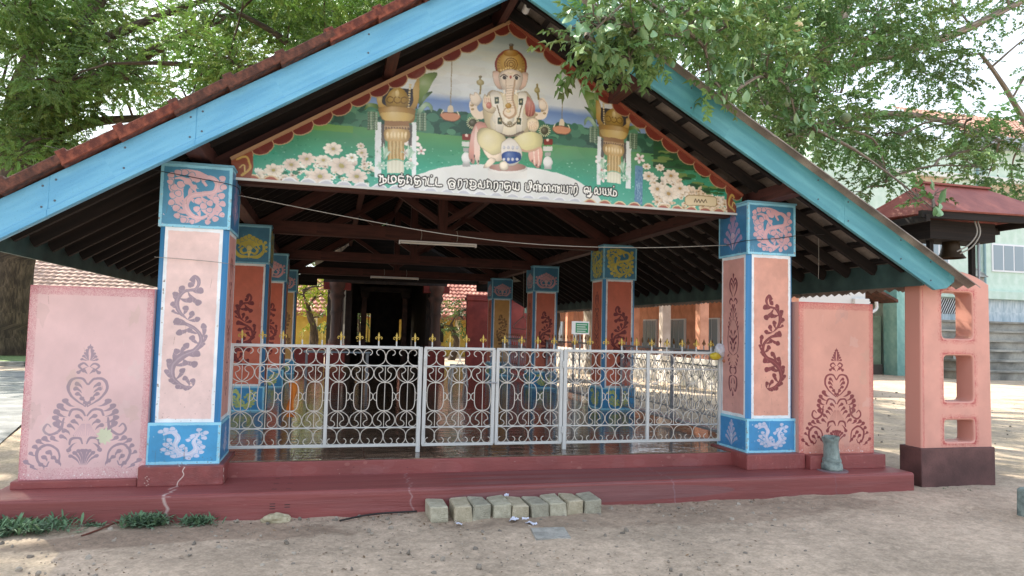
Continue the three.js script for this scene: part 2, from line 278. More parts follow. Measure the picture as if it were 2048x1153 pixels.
// the pyramid ornament of the side walls, in a 640 x 820 frame about x = 320
function pyramidOrnament(x, col, faint) {
  for (const s of [-1, 1]) {
    x.save(); x.translate(320, 0); x.scale(s, 1);
    for (let i = 0; i < 5; i++) lobe(x, 6 + i * 8, 22 + i * 20, 6, 2, 110, -0.1, col);
    ribbon(x, [[4, 150], [28, 128], [50, 146], [36, 166]], [4, 12, 14, 8], col); lobe(x, 52, 186, 9, 6, 150, 0.1, col); lobe(x, 24, 176, 8, 4, 200, 0.1, col);
    ribbon(x, [[0, 268], [30, 228], [78, 232], [98, 290], [70, 350], [4, 410]], [10, 14, 16, 14, 11, 6], col); [[54, 262, 11], [60, 292, 11], [50, 326, 10], [26, 356, 10], [10, 384, 8]].forEach(([a, b, r]) => lobe(x, a, b, r, a * 0.5, b + 30, 0.25, col));
    [[108, 372, 15], [134, 404, 15], [148, 440, 15], [152, 480, 14], [146, 520, 15]].forEach(([a, b, r]) => lobe(x, a, b, r, a - 54, b + 34, -0.3, col));
    ribbon(x, [[4, 470], [30, 432], [72, 430], [88, 470]], [8, 14, 15, 10], col); [[44, 470, 11], [62, 502, 11], [80, 530, 11], [104, 562, 11], [116, 598, 11]].forEach(([a, b, r]) => lobe(x, a, b, r, a - 30, b + 32, 0.25, col));
    ribbon(x, [[110, 480], [128, 560], [176, 590], [206, 560], [190, 520], [170, 540]], [8, 16, 16, 14, 12, 6], col);
    [[200, 612, 13], [228, 628, 12], [244, 664, 11], [262, 706, 9], [284, 760, 11], [254, 790, 9], [160, 610, 11]].forEach(([a, b, r]) => lobe(x, a, b, r, a - 34, b + 20, -0.2, col));
    ribbon(x, [[120, 780], [130, 690], [184, 652], [230, 690], [222, 760], [184, 790], [170, 760]], [6, 10, 14, 16, 15, 12, 6], col); [[176, 700, 12], [196, 730, 11], [150, 736, 10], [210, 776, 10], [128, 760, 10]].forEach(([a, b, r]) => lobe(x, a, b, r, a - 16, b + 34, 0.3, col));
    ribbon(x, [[10, 650], [28, 612], [66, 618], [76, 656]], [6, 14, 16, 10], col); lobe(x, 78, 690, 11, 40, 640, 0.2, col);
    for (let i = 0; i < 4; i++) lobe(x, 8 + i * 19, 692 + i * i * 4, 9, 4 + i * 4, 790, 0.1 + i * 0.05, col);
    x.strokeStyle = faint; x.lineWidth = 3; for (let i = 0; i < 6; i++) { x.beginPath(); x.moveTo(4 + i * 3, 520); x.lineTo(6 + i * 11, 600); x.stroke(); }
    x.restore();
  }
  x.fillStyle = col; x.beginPath(); x.moveTo(320, 0); x.lineTo(330, 30); x.lineTo(310, 30); x.fill();
}
const canvasTex = (w, h, seed, amp, cells, draw, wob = 0) => { const c = cv(w, h), x = c.getContext('2d'); draw(x, w, h); if (wob) warp(c, wob, 26, seed, 1.2); grain(c, amp, cells, seed); return texOf(c); };
const chips = (x, w, h, n, seed, col) => { const R = rng(seed); x.fillStyle = col; for (let i = 0; i < n; i++) { const a = R() * w, b = R() * h; x.beginPath(); for (let k = 0; k < 6; k++) x.lineTo(a + (R() - 0.5) * 9, b + (R() - 0.5) * 7); x.fill(); } };

// bare patches, scratches and runs of old paint along the arrises
const edgeWear = (x, w, h, seed) => {
  const R = rng(seed + 900);
  for (let i = 0; i < 26; i++) { const left = R() < 0.5, a = (left ? 0 : w) + (R() - 0.5) * 14, b = R() * h; x.fillStyle = ['#9aa2a4', '#8d7a70', '#c9c6c0'][i % 3]; x.beginPath(); for (let k = 0; k < 7; k++) x.lineTo(a + (R() - 0.5) * 11, b + (R() - 0.5) * 16); x.fill(); }
  for (let i = 0; i < 7; i++) { const a = R() * w, b = h * R(); x.strokeStyle = ['rgba(120,90,80,.5)', 'rgba(230,220,214,.5)'][i % 2]; x.lineWidth = 1 + R(); x.beginPath(); x.moveTo(a, b); x.lineTo(a + (R() - 0.5) * 16, b + 14 + R() * 40); x.stroke(); }
  for (let i = 0; i < 40; i++) { x.fillStyle = 'rgba(110,84,74,.4)'; x.beginPath(); x.arc(R() * w, h - Math.pow(R(), 2) * h * 0.4, 0.6 + R() * 2, 0, 7); x.fill(); }
};
const shaftTex = (field, col, light, flip, kind, seed, edge = '#e6ecee') => canvasTex(256, 896, seed, 0.05, 5, (x, w, h) => {
  x.fillStyle = edge; x.fillRect(0, 0, w, h); x.fillStyle = field; x.fillRect(15, 17, w - 30, h - 34);
  if (kind !== 'plain') {
    x.save();
    if (kind === 'candelabrum') { x.translate(w / 2, 90); x.scale(0.72, 0.7); candelabrum(x, col); }
    else { x.translate(flip ? w * 0.48 + 490 * 0.62 : w * 0.52 - 490 * 0.62, 225 - 150 * 0.565); x.scale(flip ? -0.62 : 0.62, 0.565); OUTLINE = field; OUTW = 1.3; climbingScroll(x, col, light); OUTLINE = null; }
    x.restore();
  }
  edgeWear(x, w, h, seed);
}, 2.2);
const squareTex = (field, col, light, kind, seed, w = 256, h = 256, edge = '#8fd0e6') => canvasTex(w, h, seed, 0.07, 4, (x) => {
  x.fillStyle = edge; x.fillRect(0, 0, w, h); x.fillStyle = field; x.fillRect(11, 11, w - 22, h - 22);
  const k = Math.min(w, h) / 112; x.save(); x.translate(w / 2 - 50 * k * (kind === 'base' ? 1.35 : 1), h / 2 - 50 * k); x.scale(kind === 'base' ? k * 1.35 : k, k); OUTLINE = field; OUTW = 0.8; acanthus(x, col, light, kind); OUTLINE = null; x.restore(); chips(x, w, h, 7, seed + 3, light); edgeWear(x, w, h, seed);
}, 1.8);
const wallTex = (field, spray, col, faint, seed, patch) => canvasTex(640, 1000, seed, 0.045, 4, (x, w, h) => {
  x.fillStyle = field; x.fillRect(0, 0, w, h);
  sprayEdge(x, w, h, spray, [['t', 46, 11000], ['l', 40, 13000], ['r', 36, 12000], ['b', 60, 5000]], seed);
  x.save(); x.translate(-4, 300); x.scale(1.01, 0.8); OUTLINE = col; OUTW = 5; pyramidOrnament(x, col, faint); OUTLINE = null; x.restore();
  if (patch) { x.fillStyle = '#cfd2b4'; x.beginPath(); for (let i = 0; i < 22; i++) { const a = (i / 22) * 6.28, r = 38 + 10 * Math.sin(i * 2.7); x.lineTo(420 + r * Math.cos(a), 780 + r * 1.05 * Math.sin(a)); } x.fill(); }
  chips(x, w, h, 16, seed + 5, faint); const R = rng(seed); x.fillStyle = '#e8dcd8'; for (let i = 0; i < 26; i++) { x.beginPath(); x.arc(R() * w, h - 8 - R() * 26, 1 + R() * 3, 0, 7); x.fill(); }
  for (let i = 0; i < 9; i++) { x.globalAlpha = 0.16; const a = R() * w, b = R() * h * 0.9; x.fillStyle = ['#b9a88c', '#a88a86', '#d9ccc8'][i % 3]; x.beginPath(); for (let k = 0; k < 14; k++) { const t = (k / 14) * 6.28, q = (20 + R() * 40) * (0.6 + R() * 0.5); x.lineTo(a + q * Math.cos(t), b + q * 1.3 * Math.sin(t)); } x.fill(); } x.globalAlpha = 1; edgeWear(x, w, h, seed);
}, 2.5);
// ---------------------------------------------------------------- the printed gable picture
// glyph strokes on a unit grid: x to the right, y up from the line; [advance, strokes...]
const GL = {
  na: [1.15, [[0.05, 0.95], [0.2, 1], [0.2, 0.1]], [[0.2, 0.6], [0.5, 0.95], [0.62, 0.55], [0.6, 0.1]], [[0.6, 0.5], [0.95, 0.55], [0.95, 0.1], [0.6, -0.1], [0.15, -0.3]]],
  du: [1.3, [[0.1, 1], [0.1, 0.05], [0.75, 0.05]], [[0.75, 0.05], [1.15, 0.4], [0.95, 0.95], [0.55, 0.9], [0.5, 0.5], [0.75, 0.05]]],
  tha: [1.1, [[0.75, 1], [0.15, 1], [0.15, 0.2], [0.4, 0.05], [0.5, 0.45], [0.15, 0.5]], [[0.5, 0.5], [0.8, 0.6], [0.95, 0.25], [0.7, -0.15], [0.2, -0.3]]],
  e: [0.95, [[0.3, 0.3], [0.12, 0.12], [0.1, 0.5], [0.2, 0.95], [0.55, 1], [0.7, 0.7], [0.7, 0.05]], [[0.2, 0.95], [0.05, 1.1], [0.2, 1.2]]],
  aa: [0.62, [[0.05, 0.95], [0.45, 1], [0.45, 0.02]]],
  ta: [1.0, [[0.1, 1], [0.1, 0.05], [0.9, 0.05]]],
  i: [1.3, [[0.15, 0.1], [0.1, 0.7], [0.55, 1], [1.0, 0.7], [0.95, 0.25], [0.55, 0.05], [0.35, 0.35], [0.6, 0.6], [0.85, 0.4], [0.9, -0.15], [0.3, -0.25], [0.15, 0.1]]],
  ra: [0.75, [[0.05, 0.95], [0.5, 1], [0.5, 0.05], [0.2, -0.25]], [[0.08, 0.95], [0.08, 0.05]]],
  ja: [1.25, [[0.1, 0.6], [0.3, 0.4], [0.4, 0.8], [0.2, 1], [0.7, 1], [1.1, 0.7], [0.9, 0.2], [0.3, 0.15], [0.2, -0.1], [0.8, -0.2], [1.15, 0.1]]],
  va: [1.2, [[0.4, 0.5], [0.15, 0.6], [0.12, 0.1], [0.45, 0.05], [0.5, 0.6], [0.3, 1]], [[0.5, 0.05], [1.0, 0.05], [1.0, 1]]],
  ya: [1.15, [[0.1, 1], [0.1, 0.2], [0.35, 0.05], [0.5, 0.3], [0.5, 1]], [[0.5, 0.2], [0.6, 0.05], [1.0, 0.05], [1.0, 1]]],
  pi: [1.1, [[0.1, 1], [0.1, 0.05], [0.75, 0.05], [0.75, 1]], [[0.75, 0.9], [0.6, 1.3], [0.95, 1.35], [1.0, 0.5]]],
  lla: [1.35, [[0.3, 0.35], [0.12, 0.15], [0.1, 0.6], [0.3, 1], [0.55, 0.8], [0.55, 0.05]], [[0.55, 0.9], [0.85, 1], [0.95, 0.6], [0.95, 0.05]], [[0.95, 0.6], [1.2, 0.9], [1.2, 0.1]]],
  ai: [1.3, [[0.35, 0.4], [0.15, 0.1], [0.1, 0.6], [0.35, 1], [0.6, 0.6], [0.6, 0.1], [0.8, 0.3], [0.75, 0.9], [1.05, 1], [1.2, 0.5], [1.15, 0.05]]],
  a2: [1.6, [[0.2, 0.4], [0.5, 0.55], [0.4, 0.15], [0.12, 0.3], [0.2, 0.9], [0.7, 1], [0.8, 0.5], [0.65, 0.1]], [[0.45, 0.5], [1.1, 0.5], [1.1, 1]], [[1.1, 0.5], [1.1, -0.1], [0.6, -0.3], [1.0, -0.4], [1.4, 0.2]]],
  la: [1.25, [[0.4, 0.3], [0.15, 0.1], [0.1, 0.7], [0.35, 1], [0.55, 0.6], [0.55, 0.1], [0.9, 0.05], [1.1, 0.4], [1.0, 1]]],
  ma: [1.1, [[0.1, 1], [0.1, 0.05], [0.95, 0.05], [0.95, 0.6], [0.6, 0.7], [0.5, 0.05]]],
};
const DOT = new Set(['tha.', 'ta.', 'lla.', 'ra.', 'ma.']);
const TITLE = ['na', 'du', 'tha.', 'e', 'tha', 'aa', 'ta.', 'ta', ' ', 'i', 'ra', 'aa', 'ja', 'va', 'e', 'ra', 'aa', 'tha', 'ya', ' ', 'pi', 'lla.', 'ai', 'lla', 'ya', 'aa', 'ra.', ' ', 'a2', 'la', 'ya', 'ma.'];
function titleLine(x, x0, y0, x1, y1, size) {
  let total = 0; for (const t of TITLE) total += t === ' ' ? 0.7 : GL[t.replace('.', '')][0] + 0.12;
  const k = Math.hypot(x1 - x0, y1 - y0) / total, ang = Math.atan2(y1 - y0, x1 - x0);
  for (const pass of [0, 1]) {
    x.save(); x.translate(x0, y0); x.rotate(ang); x.lineCap = x.lineJoin = 'round'; x.strokeStyle = pass ? '#fbfaf2' : '#16140f'; x.fillStyle = x.strokeStyle; x.lineWidth = pass ? 5.4 : 12.5;
    let at = 0;
    for (const t of TITLE) {
      if (t === ' ') { at += 0.7; continue; }
      const g = GL[t.replace('.', '')];
      for (const s of g.slice(1)) { x.beginPath(); smoothPath(x, s.map(([a, b]) => [(at + a) * k, -b * size])); x.stroke(); }
      if (DOT.has(t)) { x.beginPath(); x.arc((at + g[0] * 0.5) * k, -1.32 * size, pass ? 3.2 : 6.5, 0, 7); x.fill(); }
      at += g[0] + 0.12;
    }
    x.restore();
  }
}
const mixHex = (c, k) => { const n = parseInt(c.slice(1), 16), f = (v) => Math.max(0, Math.min(255, Math.round(k > 0 ? v + (255 - v) * k : v * (1 + k)))); return `rgb(${f(n >> 16)},${f((n >> 8) & 255)},${f(n & 255)})`; };
let SOFT = false;                                                       // printed modelling of the picture's own figures
const tone = (x, col, cx, cy, r) => { if (!SOFT || col[0] !== '#') return col; const g = x.createRadialGradient(cx - r * 0.3, cy - r * 0.35, r * 0.05, cx, cy, r * 1.15); g.addColorStop(0, mixHex(col, 0.3)); g.addColorStop(0.55, col); g.addColorStop(1, mixHex(col, -0.26)); return g; };
const E = (x, cx, cy, rx, ry, col, rot = 0) => { x.fillStyle = tone(x, col, cx, cy, Math.max(rx, ry)); x.beginPath(); x.ellipse(cx, cy, rx, ry, rot, 0, 6.3); x.fill(); };
const blob = (x, pts, col, line) => { const xs = pts.map((p) => p[0]), ys = pts.map((p) => p[1]), x0 = Math.min(...xs), x1 = Math.max(...xs), y0 = Math.min(...ys), y1 = Math.max(...ys); x.fillStyle = tone(x, col, (x0 + x1) / 2, (y0 + y1) / 2, Math.max(x1 - x0, y1 - y0) / 2); x.beginPath(); smoothPath(x, pts, true); x.closePath(); x.fill(); if (line) { x.globalAlpha = SOFT ? 0.55 : 1; x.strokeStyle = line; x.lineWidth = 3; x.stroke(); x.globalAlpha = 1; } };
const stroke = (x, pts, w, col) => { x.strokeStyle = col; x.lineWidth = w; x.lineCap = 'round'; x.beginPath(); smoothPath(x, pts); x.stroke(); };
function flower(x, cx, cy, r, col, heart, petals = 8, squash = 0.8, rot = 0) {
  for (let i = 0; i < petals; i++) { const a = rot + (i / petals) * 6.283; x.save(); x.translate(cx, cy); x.scale(1, squash); x.rotate(a); const pg = x.createLinearGradient(0, 0, r, 0); pg.addColorStop(0, mixHex(col, -0.28)); pg.addColorStop(0.45, col); pg.addColorStop(1, mixHex(col, 0.35)); x.fillStyle = pg; x.beginPath(); x.moveTo(0, 0); x.bezierCurveTo(r * 0.5, -r * 0.45, r * 0.95, -r * 0.34, r, -r * 0.06); x.bezierCurveTo(r * 0.9, r * 0.34, r * 0.5, r * 0.4, 0, 0); x.fill(); x.strokeStyle = 'rgba(150,140,120,.35)'; x.lineWidth = Math.max(1, r * 0.03); x.stroke(); x.restore(); }
  E(x, cx, cy, r * 0.2, r * 0.16, heart);
}
function cupFlower(x, cx, cy, r, col, tilt) { x.save(); x.translate(cx, cy); x.rotate(tilt); for (let i = -2; i <= 2; i++) { x.save(); x.rotate(i * 0.42); const g = x.createLinearGradient(0, 0, 0, -r); g.addColorStop(0, mixHex(col, -0.3)); g.addColorStop(0.5, col); g.addColorStop(1, mixHex(col, 0.3)); x.fillStyle = g; x.beginPath(); x.moveTo(0, 0); x.bezierCurveTo(r * 0.34, -r * 0.3, r * 0.3, -r * 0.85, 0, -r); x.bezierCurveTo(-r * 0.3, -r * 0.85, -r * 0.34, -r * 0.3, 0, 0); x.fill(); x.restore(); } x.restore(); }
function seatedDeity(x) {                                               // seated elephant-headed figure of the print, in a 1153 square
  const skin = '#ecdcc6', skinD = '#bfa283', line = '#7d6650', pink = '#cf9a8c', gold = '#b98f3c';
  for (const [cx, s] of [[205, 1], [865, -1]]) { x.fillStyle = '#cfd2cc'; x.fillRect(cx - 38, 850 + (s < 0 ? 40 : 0), 76, 40); E(x, cx, 980 + (s < 0 ? 40 : 0), 40, 48, '#dcdedb'); x.fillRect(cx - 26, 900 + (s < 0 ? 40 : 0), 52, 30); x.fillRect(cx - 30, 1020 + (s < 0 ? 30 : 0), 60, 30); x.fillStyle = '#7c3024'; x.fillRect(cx - 34, 790 + (s < 0 ? 42 : 0), 76, 48); E(x, cx, 800 + (s < 0 ? 40 : 0), 14, 12, '#e6c9b8'); }
  for (const [cx, cy] of [[255, 700], [838, 762]]) { x.strokeStyle = '#d6cda4'; x.lineWidth = 8; for (let i = 0; i < 18; i++) { const a = (i / 18) * 6.283; x.beginPath(); x.moveTo(cx + 26 * Math.cos(a), cy + 26 * Math.sin(a)); x.lineTo(cx + 48 * Math.cos(a), cy + 48 * Math.sin(a)); x.stroke(); } E(x, cx, cy, 32, 32, '#4d4a34'); }
  blob(x, [[300, 690], [240, 800], [232, 1000], [262, 1030], [290, 850], [400, 740]], pink, line); blob(x, [[280, 720], [268, 960], [300, 1040], [312, 860]], '#e9cdbd');
  blob(x, [[720, 820], [712, 1000], [740, 1030], [780, 1070], [800, 1060], [816, 900]], '#d8a595', line); stroke(x, [[745, 900], [760, 1040]], 8, '#f0ddd0'); stroke(x, [[785, 900], [792, 1050]], 8, '#f0ddd0');
  for (const [px, py] of [[268, 965], [245, 1000], [300, 1010], [735, 1010], [770, 1045], [800, 1060]]) E(x, px, py, 5, 11, '#3a2f28');
  x.fillStyle = '#dcdcd6'; x.fillRect(376, 1070, 318, 83); E(x, 535, 1068, 162, 40, '#e3e1da'); E(x, 535, 1058, 148, 32, '#a88478');
  // rear arms
  stroke(x, [[420, 590], [300, 640], [258, 580], [275, 500]], 62, skin); stroke(x, [[700, 620], [820, 640], [842, 570], [818, 520]], 60, skin);
  blob(x, [[232, 470], [262, 480], [270, 455], [300, 470], [322, 520], [290, 560], [246, 540]], skin, line); blob(x, [[800, 500], [830, 510], [858, 560], [840, 600], [800, 580]], skin, line);
  stroke(x, [[312, 465], [316, 400], [312, 340]], 14, '#8a7a44'); E(x, 314, 375, 30, 24, '#a3955c'); E(x, 314, 330, 14, 10, '#6d6236'); stroke(x, [[788, 500], [782, 440], [778, 385]], 16, '#8a7a44'); E(x, 778, 430, 22, 26, '#a3955c');
  for (const [a, b] of [[250, 560], [252, 590], [820, 600], [840, 620], [740, 640], [770, 630]]) E(x, a, b, 13, 9, '#a58a5a');
  // body, shoulders, belly
  blob(x, [[400, 440], [350, 520], [340, 640], [390, 760], [560, 810], [700, 770], [760, 640], [740, 520], [680, 440], [560, 470]], '#d9cba6', line);
  blob(x, [[690, 480], [760, 560], [740, 640], [690, 640]], '#b0695c'); stroke(x, [[715, 520], [705, 640]], 5, '#d59a88'); stroke(x, [[740, 550], [725, 640]], 5, '#d59a88');
  E(x, 545, 690, 152, 120, '#ece4cc'); E(x, 500, 660, 90, 70, '#f3eedd');
  blob(x, [[395, 455], [470, 455], [505, 640], [480, 800], [450, 800], [430, 640]], '#ece6d6', 'rgba(110,90,60,.5)'); blob(x, [[630, 450], [690, 460], [660, 620], [640, 800], [610, 800], [620, 620]], '#ece6d6', 'rgba(110,90,60,.5)');
  x.fillStyle = '#3d4a3c'; for (const [a, b] of [[430, 490], [625, 500], [455, 655], [610, 660]]) { x.fillRect(a, b, 34, 54); E(x, a + 17, b + 26, 9, 12, '#b7b08a'); x.fillStyle = '#3d4a3c'; }
  stroke(x, [[450, 560], [500, 700], [552, 730], [610, 690], [650, 560]], 9, '#7d6b4a'); for (let i = 0; i < 9; i++) E(x, 490 + i * 15, 690 + 26 * Math.sin((i / 8) * 3.14), 6, 6, '#8b8470'); E(x, 552, 700, 20, 18, '#9a8c6c');
  stroke(x, [[430, 770], [545, 808], [660, 770]], 16, '#7a6f62');
  // legs and cloth
  blob(x, [[300, 760], [360, 740], [450, 770], [520, 830], [490, 960], [420, 980], [340, 920], [290, 840]], '#dfd6a8', line); blob(x, [[330, 900], [420, 960], [500, 930], [490, 1000], [400, 1000]], skin, line);
  blob(x, [[570, 850], [640, 790], [740, 770], [816, 810], [810, 890], [720, 935], [620, 920]], '#dcd6a0', line); stroke(x, [[600, 900], [700, 930], [800, 900]], 14, '#c9a58c');
  blob(x, [[490, 860], [560, 820], [640, 900], [650, 980], [600, 1040], [520, 1040], [480, 940]], '#e4e0d6', line); blob(x, [[490, 950], [560, 930], [640, 950], [640, 1000], [560, 1030], [500, 1010]], '#2f4f93');
  for (let i = 0; i < 8; i++) E(x, 505 + (i % 4) * 36, 900 + Math.floor(i / 4) * 95, 12, 14, '#c8cbd2'); blob(x, [[470, 1020], [520, 1010], [540, 1070], [480, 1080]], '#efe6d0', line); blob(x, [[340, 1060], [400, 980], [440, 1000], [390, 1050]], skin, line);
  // front hands
  blob(x, [[340, 490], [352, 470], [366, 490], [380, 470], [394, 495], [402, 560], [440, 580], [420, 620], [370, 610], [336, 570]], '#ead9b8', line); E(x, 382, 560, 22, 26, '#c67a68'); for (let i = 0; i < 4; i++) stroke(x, [[350 + i * 14, 500], [352 + i * 14, 545]], 4, '#c98d7c');
  blob(x, [[700, 660], [780, 670], [790, 730], [760, 770], [710, 760]], '#ecdcbc', line); for (let i = 0; i < 4; i++) stroke(x, [[718 + i * 17, 690], [716 + i * 17, 750]], 4, '#b98d74');
  // ears, halo, crown, head, trunk
  E(x, 562, 230, 132, 132, '#8f3a20'); E(x, 562, 236, 118, 122, gold); x.strokeStyle = '#7a5420'; x.lineWidth = 4; for (let i = 0; i < 28; i++) { const a = (i / 28) * 6.283; x.beginPath(); x.moveTo(562 + 96 * Math.cos(a), 236 + 98 * Math.sin(a)); x.lineTo(562 + 116 * Math.cos(a), 236 + 120 * Math.sin(a)); x.stroke(); }
  blob(x, [[470, 290], [420, 280], [415, 330], [440, 400], [490, 430]], '#d9b9a2', line); blob(x, [[650, 290], [700, 290], [700, 340], [680, 400], [630, 430]], '#d9b9a2', line);
  E(x, 562, 205, 92, 98, '#c29a48'); E(x, 562, 130, 62, 26, '#a6782c'); x.fillStyle = '#7a5a2c'; x.fillRect(550, 60, 30, 46); E(x, 565, 62, 20, 12, '#5c5a50'); x.strokeStyle = '#6f4c1c'; x.lineWidth = 6; for (const r of [18, 34, 52]) { x.beginPath(); x.arc(562, 222, r, 0, 6.3); x.stroke(); } for (let i = 0; i < 9; i++) E(x, 480 + i * 20, 262 + 10 * Math.cos(i), 9, 9, '#e0c27a');
  blob(x, [[475, 290], [560, 262], [648, 290], [650, 380], [610, 440], [510, 440], [470, 380]], skin, line);
  ribbon(x, [[560, 300], [556, 420], [552, 500], [575, 570], [585, 620], [550, 648], [508, 620], [522, 588], [546, 600]], [110, 84, 70, 62, 56, 50, 40, 28, 14], skinD); ribbon(x, [[556, 300], [550, 420], [546, 500], [568, 570], [576, 616], [548, 638], [512, 616], [524, 592], [544, 602]], [90, 64, 52, 46, 40, 34, 26, 18, 10], skin);
  x.strokeStyle = 'rgba(110,85,55,.55)'; x.lineWidth = 3; for (let i = 0; i < 10; i++) { x.beginPath(); x.moveTo(525 + i, 400 + i * 20); x.lineTo(575 + i * 1.5, 396 + i * 20); x.stroke(); }
  for (const [ex, s] of [[505, 1], [610, -1]]) { E(x, ex, 330, 26, 19, '#f2e9d6'); E(x, ex + 3 * s, 331, 14, 15, '#2c221a'); stroke(x, [[ex - 28, 322], [ex, 306], [ex + 28, 322]], 6, '#3c2c20'); }
  ribbon(x, [[505, 430], [508, 460], [496, 476]], [18, 14, 4], '#f2ead8'); ribbon(x, [[605, 430], [602, 460], [616, 474]], [18, 14, 4], '#f2ead8');
  E(x, 560, 325, 9, 12, '#b0503c'); stroke(x, [[535, 290], [560, 296], [586, 290]], 5, '#d9cba0'); E(x, 540, 560, 26, 20, '#b98f3c'); E(x, 540, 606, 18, 14, '#e6cfa0');
}
function goldenColumn(x) {                                              // in a 1297 x 1153 frame
  const g1 = '#b5954e', g2 = '#8a6a34', g3 = '#d9c489';
  x.fillStyle = '#dfe6e6'; x.fillRect(285, 520, 60, 520); x.fillRect(632, 520, 44, 520); x.fillStyle = '#5a5550'; x.fillRect(345, 540, 34, 220); x.fillRect(600, 540, 32, 200);
  for (const [cx, n, s] of [[262, 7, 1], [720, 7, 1]]) for (let r = 0; r < n; r++) for (let i = 0; i < 4; i++) E(x, cx - 36 + i * 24, 440 + r * 24, 12, 16, i % 2 ? '#7f9478' : '#51684c');
  blob(x, [[690, 330], [700, 60], [760, 50], [870, 40], [820, 140], [760, 260], [700, 340]], '#6d8a46', '#3e5a2c'); blob(x, [[690, 380], [760, 240], [830, 220], [790, 260], [740, 320]], '#4d6a3a'); blob(x, [[680, 420], [760, 320], [825, 360], [820, 420], [780, 360], [700, 440]], '#8fae8c', '#4d6a4a'); blob(x, [[310, 360], [220, 350], [180, 410], [240, 380], [310, 400]], '#5d7a3c');
  x.fillStyle = '#37363a'; x.fillRect(330, 200, 350, 190);
  blob(x, [[330, 400], [300, 300], [305, 255], [350, 280], [350, 340], [400, 380], [400, 410]], g1, g2); blob(x, [[600, 400], [640, 330], [640, 200], [690, 90], [700, 180], [690, 320], [650, 400]], g1, g2); for (let i = 0; i < 10; i++) E(x, 612 - i * 1.5, 160 + i * 24, 11, 9, g3);
  blob(x, [[400, 380], [380, 310], [420, 230], [490, 190], [570, 230], [600, 310], [575, 380]], '#a98a3e', g2); x.strokeStyle = '#6f5424'; x.lineWidth = 9; for (const cx of [425, 490, 555]) { x.beginPath(); x.arc(cx, 310, 30, 0.5, 5.6); x.stroke(); } E(x, 490, 250, 18, 40, g3);
  x.fillStyle = g2; blob(x, [[318, 390], [660, 400], [660, 440], [640, 520], [360, 500], [325, 440]], '#a5813e', '#6f5424'); blob(x, [[335, 440], [650, 450], [600, 515], [380, 505]], '#c9ad66');
  x.fillStyle = '#94714a'; x.fillRect(372, 510, 234, 46); x.fillStyle = '#b89a72'; x.fillRect(372, 556, 234, 46); for (let i = 0; i < 9; i++) E(x, 388 + i * 26, 579, 9, 14, '#5f4a34'); blob(x, [[374, 600], [606, 604], [590, 700], [390, 696]], '#c0a066', '#7a5c30'); for (let i = 0; i < 6; i++) E(x, 404 + i * 34, 645, 11, 38, '#dcc796');
  for (let i = 0; i < 9; i++) { x.fillStyle = i % 2 ? '#cdb583' : '#a98a52'; x.fillRect(405 + i * 17, 700, 17, 300); } x.fillStyle = 'rgba(225,235,225,.75)'; x.fillRect(400, 880, 160, 120);
  for (const [cx, s] of [[370, -1], [600, 1]]) for (let i = -2; i <= 2; i++) blob(x, [[cx, 880], [cx + i * 28 - 8, 790 - 40 * (2 - Math.abs(i))], [cx + i * 34, 730 + Math.abs(i) * 40], [cx + i * 28 + 10, 800]], i % 2 ? '#8db79a' : '#b9d2be'); for (const cx of [350, 610]) flower(x, cx, 930, 54, '#a9cdbb', '#e4f0e6', 6);
  stroke(x, [[390, 890], [480, 870], [560, 890]], 12, '#7fb093');
}
